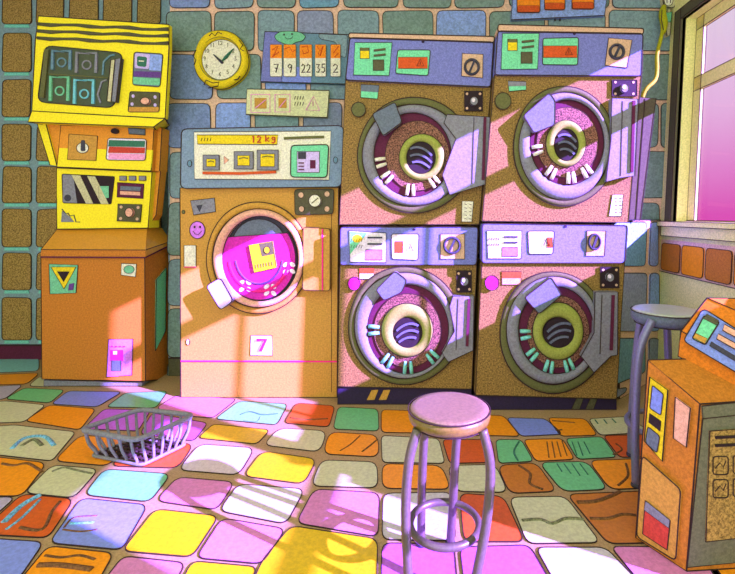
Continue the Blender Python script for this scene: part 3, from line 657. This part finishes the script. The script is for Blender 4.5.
DT = 3.30
tw = thing('vending_tower', 'yellow coin vending tower with a dark window, standing on the orange cabinet', 'vending machine', (P(104, 0, DT).x, DT, P(0, 228, DT).z))
ytop = 3.438
g = G(); g.prism(PP([(56.7, 168), (152, 172), (148, 228), (57, 229)], DT), (0, ytop - DT, 0), 'tower_yellow'); cu = g.build('control_unit', tw)
g = G(); g.prism(PP([(152, 172.5), (160.5, 171), (156, 215), (148.5, 227)], DT + .05), (0, .08, 0), 'tower_orange', .003); g.build('side_panel', cu)
de = DT - .004
g = G(); g.prism(PP(rnd([(62, 174), (114.5, 176.5), (111, 204), (63, 203)], 1.5, 2), de), (0, .006, 0), 'black_brown', .003)
g.prism(PP([(62.5, 174.5), (73, 175), (77, 203), (63, 202.5)], de - .002), (0, .003, 0), 'steel', 0)
g.prism(PP([(71.5, 175), (80, 175.5), (93, 203.5), (86, 203.5)], de - .004), (0, .003, 0), 'sage', 0); g.prism(PP([(87, 176), (95, 176.5), (108.5, 204), (101, 204)], de - .004), (0, .003, 0), 'sage', 0)
g.prism(PP(ell(67.5, 198, 3.4, 3.4, 14), de - .004), (0, .003, 0), 'charcoal', 0); g.prism(PP(rect(99, 186, 109, 198), de - .003), (0, .003, 0), 'green', .002)
g.build('display_window', cu)
for a in (119.5, 129, 139): flat('button', cu, rect(a, 176, a + 6.5, 180.5), DT - .012, .014, 'steel', .0025)
g = G(); g.prism(PP([(117.5, 182.5), (144, 184), (143, 198.5), (117, 197)], de), (0, .006, 0), 'maroon', .003); g.prism(PP([(120.5, 186), (141, 187), (140, 191), (120, 190)], de - .002), (0, .003, 0), 'slate', 0); g.prism(PP([(120, 191), (140, 192), (140, 195.5), (120, 194.5)], de - .002), (0, .003, 0), 'peach', 0); g.build('coin_display', cu)
g = G(); g.prism(PP([(118, 204), (141.5, 204.5), (140, 222), (117, 221)], DT - .01), (0, .012, 0), 'dark_olive', .003)
for a in ((121, 207), (138, 207.5), (120.5, 218.5), (137, 219)): g.prism(PP(ell(*a, 1.5, 1.5, 8), DT - .013), (0, .004, 0), 'tan', 0)
g.prism(PP(ell(129, 212.5, 4, 4.6, 16), DT - .03), (0, .022, 0), 'peach', .003); g.build('coin_knob', cu)
g = G(); dash(g, [(62, 209), (66, 214), (68, 213), (70, 216), (74, 215), (76, 222), (80, 222)], DT - .001, .004, 'charcoal'); g.prism(PP([(62, 211), (70, 217), (74, 222), (61, 222)], de), (0, .005, 0), 'steel', 0); g.build('vent_mark', cu)
# middle unit
g = G(); g.prism(PP([(61, 125), (154, 127), (151, 171), (57, 167)], DT - .02), (0, ytop - DT + .02, 0), 'tower_orange')
g.prism(PP([(59.4, 148), (90, 149), (152.6, 150), (151, 170.5), (57.4, 166.5)], DT - .022), (0, .01, 0), 'tower_yellow', 0)
mu = g.build('coin_unit', tw)
g = G(); g.prism(PP([(37, 123), (46, 124), (57, 166), (50, 165)], DT - .02), (0, .12, 0), 'tower_yellow', .003); g.prism(PP([(46, 124), (61, 125), (57, 166.5)], DT - .005), (0, .1, 0), 'tower_orange', .003); g.build('bracket', mu)
g = G(); g.prism(PP([(154, 127), (162, 128), (159.5, 171), (151, 171)], DT + .03), (0, .1, 0), 'tower_orange', .003); g.build('side_panel', mu)
dm = DT - .026
g = G(); g.prism(PP([(69, 134), (97.5, 136), (96, 160.5), (67.5, 159.5)], dm), (0, .006, 0), 'mustard', .003); g.prism(PP(ell(82.5, 148, 6, 5.2, 20), dm - .002), (0, .003, 0), 'cream', .0025); g.prism(PP(rnd([(81, 140), (84.5, 140), (85, 151), (80.5, 151)], 1.5), dm - .006), (0, .004, 0), 'charcoal', 0); g.build('coin_slot', mu)
g = G(); g.prism(PP(rnd([(108, 138), (146.5, 139), (145.5, 160.5), (106, 160)], 3), dm), (0, .006, 0), 'white', .003)
for k_, mm in enumerate(('deep_green', 'red', 'pink')): g.prism(PP([(109, 140 + 6.6 * k_), (145, 141 + 6.6 * k_), (144.5, 147 + 6.4 * k_), (108, 146.4 + 6.4 * k_)], dm - .002), (0, .003, 0), mm, 0)
g.build('striped_label', mu)
flat('button', mu, ell(114.5, 131, 3.6, 2.6, 16), dm - .01, .016, 'black_brown', .002); flat('display', mu, [(128, 128), (145, 129), (145, 135), (129, 134)], dm, .006, 'slate', .003)
# hood
def taper(pts, d0, d1, inset):
    a = PP(pts, d0); m_ = (min(v_.x for v_ in a) + max(v_.x for v_ in a)) / 2
    b = [V((v_.x - (inset if v_.x > m_ else -inset), d1, v_.z)) for v_ in a]; return a, b
g = G(); g.hexa(*taper([(32, 111), (165, 118.6), (153.5, 127), (28, 122)], DT - .10, ytop, .10), 'tower_yellow'); g.build('ledge', tw)
g = G(); DH = DT - .09
g.prism(PP([(38.6, 16), (169, 24.6), (169, 48.6), (165, 118.4), (32, 111), (35.4, 41)], DH), (0, .04, 0), 'tower_yellow')
g.hexa(*taper([(39.6, 17), (168, 25.6), (164, 117.4), (33, 110)], DH + .04, ytop, .14), 'tower_yellow')
for ya, yb in ((24, 30), (31, 36.5), (38, 44)):
    pts = [(37.5 + k_ * 13.1, ya + (yb - ya) * k_ / 10 + .7 * math.sin(k_ * 1.7)) for k_ in range(11)]
    g.tube([P(x_, y_, DH) for x_, y_ in pts], [.012 + .003 * math.sin(k_ * 2) for k_ in range(11)], 'dark_olive', sides=6)
hd = g.build('hood', tw)
dh = DH - .004
g = G(); g.prism(PP(rnd([(45, 45.5), (123, 53), (114, 108), (37.5, 102)], 8, 4), dh), (0, .006, 0), 'glass_dark', .004)
def sq(x0, y0, x1, y1, m):
    p = [(x0, y1), (x0 + .5, y0), (x1, y0 + .6), (x1 - .5, y1)]
    g.tube(PP(p, dh - .002), .014, m, sides=4); cx_, cy_ = (x0 + x1) / 2, (y0 + y1) / 2 + 2
    dash(g, ell(cx_, cy_, 4.2, 4.2, 16), dh - .002, .007, m, True)
sq(53, 51, 71, 70, 'teal_joint'); sq(77, 53, 97, 73, 'steel'); sq(51, 77, 69, 101, 'green'); sq(75, 80, 94, 104, 'teal');  # reflections of washing machines painted on the dark glass
dash(g, [(103, 75), (104, 62), (110, 56), (115, 55)], dh - .002, .008, 'teal_joint'); dash(g, [(101, 103), (98, 95), (102, 82), (107, 80)], dh - .002, .008, 'steel')
dash(g, [(48, 50), (46, 72), (43, 98)], dh - .002, .02, 'olive'); dash(g, [(45, 74), (80, 76), (108, 78)], dh - .001, .006, 'olive')
wd_ = g.build('viewing_window', hd)
g = G(); g.prism(PP([(111, 60), (121, 58), (116, 102), (107, 101)], dh - .03), (0, .032, 0), 'steel', .004, 'charcoal'); g.prism(PP([(111, 60), (115, 59.5), (111, 101.5), (107, 101)], dh - .034), (0, .02, 0), 'sage', .003); g.build('handle', wd_)
g = G(); g.prism(PP(rnd([(134, 52), (163, 54), (160, 87), (132.6, 85)], 3), dh), (0, .006, 0), 'slate', .003); g.prism(PP(rnd([(135, 53), (150, 54), (149, 69), (134.5, 68)], 2), dh - .002), (0, .003, 0), 'lavender', 0)
g.prism(PP(rnd([(137, 56), (147, 57), (146, 67), (137, 66)], 2), dh - .004), (0, .003, 0), 'deep_green', 0); dash(g, [(139, 61), (144, 61.3)], dh - .005, .005, 'cream')
g.prism(PP([(150, 54), (162, 55), (161, 71), (149, 70)], dh - .002), (0, .003, 0), 't4', 0); g.prism(PP([(133, 77), (160, 78.5), (159.6, 85.5), (133, 84)], dh - .002), (0, .003, 0), 'green', 0); g.prism(PP([(134, 71), (161, 72), (161, 77.5), (133.6, 76.5)], dh - .003), (0, .003, 0), 'grape', 0); g.build('price_panel', hd)
g = G(); g.prism(PP(rnd([(130, 91.5), (160, 92.5), (159, 112), (128, 112)], 2), dh), (0, .006, 0), 'dark_olive', .003); g.prism(PP([(129, 107), (159, 107), (159, 112), (128.4, 112)], dh - .002), (0, .003, 0), 'mustard', 0); g.prism(PP(ell(145, 101, 4.6, 3.6, 16), dh - .02), (0, .018, 0), 'peach', .003)
for a in ((133, 96), (155, 97), (132, 104), (155, 105)): g.prism(PP(ell(*a, 1.5, 1.8, 8), dh - .004), (0, .004, 0), 'lavender', 0)
g.build('coin_knob', hd)

# ------------------------------------------------------------------ things on the back wall
ck = thing('wall_clock', 'round yellow wall clock with a pale green face', 'clock', (P(220, 58, YB).x, YB - .02, P(0, 58, YB).z))
dk = YB - .075
g = G(); g.ring(PP(ell(219.5, 58.3, 27.3, 29.6, 60, .018), dk), PP(ell(220, 58.5, 20, 20.5, 60), dk), .065, 'yellow', .5, .004)
g.tube(PP(ell(220, 58.5, 21.5, 22, 60), dk + .01), .008, 'olive', closed=True)
for pts in ([(209, 36), (212, 33), (215, 36), (218, 32), (222, 34)], [(239, 40), (243, 45), (240, 49), (244, 51)], [(196, 50), (193, 56), (196, 60), (194, 65)], [(204, 85), (206, 80), (213, 83), (219, 82), (218, 86), (208, 88)], [(234, 80), (238, 79), (240, 76)]): dash(g, pts, dk - .001, .004)
g.build('frame', ck)
g = G(); g.prism(PP(ell(220, 58.5, 20.4, 20.9, 50), dk + .03), (0, .03, 0), 'cream', 0)
for k_ in range(12):
    a = k_ * pi / 6; x_, y_ = 220 + 15.5 * math.sin(a), 58.5 - 15.5 * math.cos(a); t_ = str(k_ or 12)
    write(g, t_, x_ - 1.3 * len(t_), y_ - 2, 2.4, 4, dk + .028, .0022, 'olive', 1.1)
g.build('dial', ck)
g = G(); g.tube(PP([(222, 61), (226, 57), (233.5, 48.5)], dk + .022), [.004, .012, .003], 'deep_green', sides=6); g.build('hour_hand', ck)
g = G(); g.tube(PP([(222.5, 63), (220, 60.5), (213.5, 54.5)], dk + .02), [.011, .01, .004], 'charcoal', sides=6); g.build('minute_hand', ck)

DB = YB - .045
g = G(); bd = [(264.8, 31.6), (349.5, 34.6), (345, 84), (260.4, 81.6)]
g.prism(PP(bd, DB), (0, .035, 0), 'teal_joint'); g.prism(PP([(265, 32), (281, 32.5), (282, 82), (261, 81)], DB - .002), (0, .004, 0), 'panel_blue', 0); g.prism(PP([(281, 68), (311, 66), (311, 82.5), (281.5, 81.8)], DB - .002), (0, .004, 0), 'blue', 0)
cl = [(274, 36), (280, 31.5), (290, 31), (300, 32), (306, 36), (303, 41), (296, 42), (290, 46), (285, 44), (277, 41)]
g.prism(PP(rnd(cl, 3), DB - .004), (0, .005, 0), 'green', .0025); g.prism(PP(rnd([(318, 34), (348, 35), (346, 58), (340, 56), (336, 42), (320, 39)], 3), DB - .003), (0, .005, 0), 't2', .002)
for a in ((284, 34.5), (292, 34)): g.prism(PP(ell(*a, .9, 1.1, 8), DB - .006), (0, .003, 0), 'ink', 0)
dash(g, [(285, 37), (287, 39), (291, 38.6), (293, 36.5)], DB - .005, .0025)
nb = tag(g.build('number_board'), 'blue board with five numbered cards hanging left of the dryers', 'sign')
nb2 = [(270, 282, '7'), (283.5, 296, '9'), (299.5, 312, '22'), (315, 326, '35'), (330.5, 340.5, '2')]
sw = [[(2, 6), (8, 2), (5, 9), (2, 13), (9, 8)], [(1, 5), (6, 3), (9, 8), (12, 6)], [(2, 3), (8, 2), (9, 8), (4, 10), (3, 6)], [(2, 2), (5, 7), (8, 2), (5, 12), (3, 9)], [(8, 2), (3, 9), (8, 9), (4, 13)]]
for (a, b, t_), s_ in zip(nb2, sw):
    g = G(); g.prism(PP(rnd(rect(a, 44.5, b, 76.5), 1.5), DB - .012), (0, .01, 0), 'cream', .0015); g.prism(PP(rect(a + .3, 44.7, b - .3, 58), DB - .014), (0, .004, 0), 'orange', 0)
    dash(g, [(a + p[0], 44 + p[1]) for p in s_], DB - .015, .0042, 'rust')
    w_ = 4.2 if len(t_) > 1 else 5.5; write(g, t_, (a + b) / 2 - w_ * (.5 if len(t_) == 1 else 1.1), 64, w_, 8.5, DB - .014, .0042)
    g.build('number_card', nb)
g = G(); g.prism(PP([(247, 89), (329, 90.5), (327, 117.5), (246, 114.4)], DB), (0, .035, 0), 'sign_sage')
for a, b, c, d_ in ((251, 94.5, 270, 112.5), (275, 94.5, 290, 112)):
    dash(g, rect(a, b, c, d_), DB - .001, .005, 'peach' if 0 else 'pink', True); g.prism(PP(rect(a + 3.5, b + 3.5, c - 3.5, d_ - 4), DB - .002), (0, .003, 0), 'mustard', 0); dash(g, [(a + 4, d_ - 4), (c - 4, b + 5)], DB - .004, .004, 'pink')
for j in range(2):
    for k_ in range(4): dash(g, [(295.5 + 2.7 * k_, 96 + 6 * j), (294.5 + 2.7 * k_, 99.5 + 6 * j)], DB - .001, .003)
dash(g, [(313.5, 96.5), (319.5, 110.5), (306, 110)], DB - .001, .006, 'pink', True); dash(g, [(313, 101), (313, 106)], DB - .001, .003, 'magenta')
tag(g.build('notice_sign'), 'long pale sign with pink pictograms above the washer console', 'sign')
g = G(); g.prism(PP([(517, -46), (612, -46), (604.5, 15.5), (511, 19.8)], DB), (0, .035, 0), 't4')
pb = tag(g.build('picture_board'), 'light blue board with orange cards at the top above the right dryers', 'sign')
for a, b, c in ((517, 540, 12.5), (544.5, 565, 9.8), (572, 594, 9)):
    g = G(); g.prism(PP(rnd(rect(a, -28, b, c), 2), DB - .01), (0, .01, 0), 'orange', .003); g.prism(PP(rnd(rect(a + .5, c - 7, b - .5, c - .5), 2), DB - .012), (0, .005, 0), 'rust', .001); g.build('picture_card', pb)
g = G(); g.tube([P(555, 16, DB + .02), P(555, 21, DB + .02)], .006, 'ink'); g.build('hanger', pb); g = G(); g.tube([P(560, 16, DB + .02), P(560, 21, DB + .02)], .006, 'ink'); g.build('hanger', pb)

# ------------------------------------------------------------------ duct, hose and socket in the corner
g = G(); f_ = PP([(634, 96.5), (656, 98.5), (640.5, 219.5), (624, 219.5)], 3.06); b_ = [v_ + V((0, YB - .012 - 3.06, 0)) for v_ in f_]
g.hexa(f_, b_, 'dark_olive', .0034); dash(g, [(645, 99), (636, 219)], 3.058, .003)
tag(g.build('air_duct'), 'dark olive duct beside the upper right dryer', 'duct')
hs = thing('drain_hose', 'lime yellow hose rising from the duct beside the window', 'hose', P(643, 97, 3.2))
g = G(); g.tube(smooth([P(642, 101, 3.2), P(643.5, 94, 3.2), P(647, 88, 3.2), P(655, 80, 3.22), P(657, 70, 3.26), P(657, 55, 3.3), P(661, 38, 3.34), P(663, 29, 3.36)]), .014, 'lime', sides=10); g.build('tube', hs)
g = G(); g.tube(smooth([P(663, 33, 3.36), P(664, 24, 3.37), P(662.5, 14, 3.38), P(664, 6, 3.40)]), [.016 + .012 * math.sin(pi * k_ / 15) for k_ in range(16)], 'lime', sides=10); g.tube([P(663.4, 30, 3.325), P(661.5, 20, 3.33), P(662, 10, 3.35)], .003); g.build('hose_end', hs)
sk = thing('wall_socket', 'pale green double slot socket high in the corner by the window', 'socket', (1.79, YB, P(0, 0, YB).z))
g = G(); g.prism(PP(rnd([(661, -12), (676, -12), (675, 8), (664, 7)], 4), YB - .05), (0, .04, 0), 'sage', .003); g.prism(PP(ell(668.5, 0, 4.5, 6, 18), YB - .056), (0, .01, 0), 'cream', .0025)
for a in (667, 670.5): dash(g, [(a, -4), (a, 3)], YB - .058, .003)
g.build('plate', sk)
g = G(); g.prism(PP([(665, 13), (672, 12), (671, 22), (665.5, 22)], YB - .05), (0, .04, 0), 'green', .003); g.prism(PP([(665.5, 22), (671, 22), (670, 35), (667, 36)], YB - .045), (0, .036, 0), 'sage', .003); g.tube([P(668.5, 8, YB - .02), P(668.5, 14, YB - .02)], .01, 'sage'); g.build('clamp', sk)

# ------------------------------------------------------------------ wire laundry basket
bs = thing('laundry_basket', 'grey wire laundry basket lying on the tiled floor', 'basket', (-1.43, 2.33, 0.003))
Fp, Lp, Bp, Rp = V((-1.325, 2.15, .146)), V((-1.68, 2.27, .141)), V((-1.515, 2.494, .147)), V((-1.184, 2.42, .147))
f2, l2, b2, r2 = V((-1.318, 2.18, .014)), V((-1.625, 2.272, .014)), V((-1.49, 2.46, .014)), V((-1.21, 2.385, .014))
def rr3(ps, r=.05, n=5):
    out = []
    for i in range(len(ps)):
        a, b, c = ps[i - 1], ps[i], ps[(i + 1) % len(ps)]
        p, q = b + (a - b).normalized() * r, b + (c - b).normalized() * r
        for k_ in range(n + 1):
            t = k_ / n; out.append(p * (1 - t) ** 2 + b * 2 * t * (1 - t) + q * t * t)
    return out
g = G(); g.tube(rr3([Fp, Lp, Bp, Rp]), .0125, 'wire', closed=True, sides=10); rim = g.build('rim', bs)
pairs = [(Fp, Lp, f2, l2, 5), (Lp, Bp, l2, b2, 6), (Bp, Rp, b2, r2, 6), (Rp, Fp, r2, f2, 6)]
for A, B, a, b, n in pairs:
    for k_ in range(n):
        t = (k_ + .5) / n; top_, bot = A.lerp(B, t), a.lerp(b, t); c = (f2 + b2) / 2
        inn = bot + (c - bot).normalized() * .03
        g = G(); g.tube(smooth([top_, top_.lerp(bot, .5) + (top_ - c) * V((.03, .03, 0)), bot + V((0, 0, .02)), bot + (c - bot).normalized() * .008, inn]), .0068, 'wire', sides=8); g.build('wire_bar', bs)
g = G()
for k_ in range(9):
    t = (k_ + .5) / 9; g.tube([f2.lerp(l2, t), r2.lerp(b2, t)], .007, 'ink', sides=6)
for k_ in range(8):
    t = (k_ + .5) / 8; g.tube([f2.lerp(r2, t) + V((0, 0, .004)), l2.lerp(b2, t) + V((0, 0, .004))], .006, 'ink', sides=6)
g.tube(rr3([f2, l2, b2, r2], .03), .008, 'wire', closed=True, sides=8); g.build('base_grid', bs)

# ------------------------------------------------------------------ stools
def stool(c, r, ztop, th, legs, ringz, ringr, label, mats, lr=.0155, inkr=.0022, ringc=None):
    st = thing('round_stool', label, 'stool', (c[0], c[1], .003), 'round stools')
    g = G(); g.lathe(c, [(r * .86, ztop - th), (r * .97, ztop - th * .8), (r, ztop - th * .45), (r * .97, ztop - th * .12)], mats[1], 48)
    g.tube([(c[0] + r * math.cos(a), c[1] + r * math.sin(a), ztop - th * .12) for a in [2 * pi * k_ / 48 for k_ in range(48)]], inkr, closed=True)
    g.tube([(c[0] + r * .9 * math.cos(a), c[1] + r * .9 * math.sin(a), ztop - th) for a in [2 * pi * k_ / 48 for k_ in range(48)]], inkr, closed=True)
    g.build('seat_rim', st)
    g = G(); g.lathe(c, [(r * .97, ztop - th * .12), (r * .93, ztop - th * .02), (r * .8, ztop), (r * .3, ztop + .001)], mats[0], 48); g.build('seat', st)
    for L in legs:
        g = G(); pts = smooth([V(p) for p in L], 6); g.tube(pts, lr, mats[2], sides=12)
        g.lathe((pts[-1].x, pts[-1].y), [(lr * 1.15, .003), (lr * 1.2, .012), (lr * 1.05, .02)], 'charcoal', 14)
        g.build('leg', st)
    rc = ringc or c
    g = G(); g.tube([(rc[0] + ringr * math.cos(a), rc[1] + ringr * math.sin(a), ringz) for a in [2 * pi * k_ / 40 for k_ in range(40)]], .0125, mats[2], closed=True, sides=10); g.build('foot_ring', st)
stool((.098, 1.55), .138, .556, .05, [[(-.008, 1.47, .515), (-.035, 1.452, .42), (-.045, 1.44, .25), (-.03, 1.41, .01)], [(.200, 1.47, .515), (.222, 1.452, .40), (.205, 1.44, .22), (.155, 1.41, .01)],
       [(.026, 1.62, .515), (.014, 1.635, .4), (.006, 1.65, .2), (.004, 1.67, .01)], [(.150, 1.62, .515), (.130, 1.635, .4), (.120, 1.65, .2), (.110, 1.67, .01)]], .165, .115,
      'round metal stool in the foreground in front of the dryers', ('seat_pad', 'seat_rim', 'chrome'), ringc=(.082, 1.545))
stool((1.135, 2.12), .150, .765, .062, [[(1.02, 2.02, .74), (.965, 2.02, .6), (.945, 2.02, .3), (.953, 2.03, .01)], [(1.08, 2.24, .74), (1.06, 2.26, .5), (1.05, 2.28, .2), (1.05, 2.29, .01)],
       [(1.22, 2.04, .74), (1.25, 2.03, .5), (1.27, 2.02, .2), (1.28, 2.02, .01)], [(1.2, 2.24, .74), (1.22, 2.26, .5), (1.24, 2.28, .2), (1.24, 2.29, .01)]], .22, .15,
      'taller round stool behind the orange machine, under the window', ('clear_seat', 'slate', 'chrome_blue'), lr=.018, ringc=(1.13, 2.15))

# ------------------------------------------------------------------ orange machine at the right edge
om = thing('coin_dryer', 'orange machine with a sloped blue console at the right edge, facing left', 'machine', (.9, 1.6, .003))
A0, B0 = V((.80, 1.705, .004)), V((.895, 1.545, .004)); dv = V((.82, .06, 0))
A1 = P(648, 360, 1.71); B1 = P(700, 404, 1.555)
nf = (B0 - A0).cross(A1 - A0).normalized()
body = G(); fr = [A0, B0, B1, A1]; bkk = [A0 + dv, B0 + dv, V((B1.x + .75, B1.y + .06, B1.z + .02)), V((A1.x + .8, A1.y + .06, A1.z))]
for v_ in (A0, B0): pass
body.hexa(fr, bkk, 'cabinet_orange', .0028); bo = body.build('body', om)
def onf(px, py, off=.003): return onplane(px, py, A0, nf) + (nf * off if nf.dot(V((0, -1, 0))) > 0 or nf.x < 0 else -nf * off)
sgn = 1 if nf.x < 0 else -1; nv = nf * sgn
def deco(name, pts, m, parent=om, off=.004, ink=.0022, extra=None):
    g = G(); p3 = [onplane(x_, y_, A0, nf) + nv * off for x_, y_ in pts]; g.prism(p3, -nv * (off + .002), m, ink)
    if extra: extra(g)
    return g.build(name, parent)
def sub(g, pts, m, off, ink=0): g.prism([onplane(x_, y_, A0, nf) + nv * off for x_, y_ in pts], -nv * .003, m, ink)
deco('coin_panel', [(650.5, 377), (668.5, 390), (663, 461), (645, 441)], 'yellow', ink=.0026, extra=lambda g: (
    sub(g, rnd([(653.5, 385), (664.5, 394), (662, 415), (651, 408)], 2), 'blue', .007, .002), sub(g, [(650.5, 413), (662, 421), (661, 431), (649.5, 422)], 'black_brown', .007),
    sub(g, rnd([(649, 426), (661, 436), (658, 453), (646.5, 442)], 3), 'slate', .007, .002)))
deco('price_label', [(676, 397), (691, 408), (687, 447), (674, 438)], 'peach')
do = deco('service_door', rnd([(643.5, 455), (682, 489), (677, 560), (638, 536)], 5), 'mustard', off=.008, ink=.0026)
deco('red_label', [(647, 500), (672, 520), (669, 549), (644.5, 533)], 'red', do, off=.011, extra=lambda g: sub(g, [(648, 500), (672, 519), (671, 527), (646.5, 509)], 'steel', .014, .001))
# side panel towards the camera
nb_ = (B0 - (B0 + dv)).cross(B1 - B0).normalized(); nb_ = nb_ if nb_.y < 0 else -nb_
def onb(px, py, off): return onplane(px, py, B0, nb_) + nb_ * off
g = G(); g.prism([onb(*p, .004) for p in ((702, 418), (790, 409), (790, 556), (686.5, 566.5))], -nb_ * .006, 'right_green', .0024)
g.prism([onb(*p, .005) for p in ((701, 405.5), (790, 396), (790, 409), (702, 418))], -nb_ * .006, 'right_green', .0022); sd = g.build('side_panel', om)
g = G(); g.prism([onb(*p, .009) for p in ((708, 430), (790, 424), (790, 530), (704, 540))], -nb_ * .006, 'brown_tile', .0024)
for yy in (436, 444): g.tube([onb(713, yy, .0095), onb(735, yy - 1, .0095), onb(780, yy - 3, .0095)], .006, 'black_brown')
for i in range(5):
    for j in range(2):
        x0, y0 = 711 + 20 * i, 455 + 23 * j - i
        g.tube([onb(a, b, .0095) for a, b in rnd(rect(x0, y0, x0 + 15, y0 + 18), 3)], .0024, 'ink', closed=True)
        g.tube([onb(x0 + 2, y0 + 12, .0095), onb(x0 + 7, y0 + 6, .0095), onb(x0 + 10, y0 + 11, .0095), onb(x0 + 13, y0 + 4, .0095)], .002)
g.build('instruction_plate', sd)
# console wedge on the top, sloped towards the left
z0 = .62
C0, C1 = P(678, 353, 1.735), P(742, 392, 1.615)
E0, E1 = P(681, 331, 1.735), P(745, 366, 1.615)
T0, T1 = P(707, 298, 1.745), P(772, 326, 1.63)
S0, S1 = T0 + V((.32, .02, -.01)), T1 + V((.32, .02, -.01))
Q0, Q1 = V((S0.x, S0.y, .66)), V((S1.x, S1.y, .60))
C0.z -= .012; C1.z -= .012
g = G(); g.hexa([C0, E0, T0, S0, Q0], [C1, E1, T1, S1, Q1], 'warm_orange', .0028); cn = g.build('console', om)
nc = (E1 - E0).cross(T0 - E0).normalized(); nc = nc if nc.x < 0 else -nc
def onc(px, py, off): return onplane(px, py, E0, nc) + nc * off
g = G(); g.prism([onc(*p, .004) for p in rnd([(683, 341), (703, 308.5), (758, 343), (742, 376)], 5)], -nc * .006, 'blue', .0026)
g.prism([onc(*p, .007) for p in rnd([(692, 339), (704, 316), (719, 322.5), (705, 345)], 2)], -nc * .004, 'label_green', .0026)
g.prism([onc(*p, .009) for p in ((703, 319), (706.5, 314.5), (718.5, 321), (716, 325.5))], -nc * .004, 'dark_olive', .001)
g.prism([onc(*p, .009) for p in ((692.5, 338), (695, 333.5), (707, 339), (704.5, 344))], -nc * .004, 'mustard', .001)
g.build('control_panel', cn)
for p in (((724, 325), (748, 338), (746, 344), (722, 331)), ((718, 334.5), (746, 350), (744, 355), (716, 339.5))):
    g = G(); g.prism([onc(*q_, .014) for q_ in p], -nc * .014, 'peach', .0022); g.build('button', cn)
g = G(); g.prism([onc(*q_, .008) for q_ in ((711, 342), (741, 360), (739, 364), (709, 346))], -nc * .006, 'charcoal', .001); g.build('card_slot', cn)
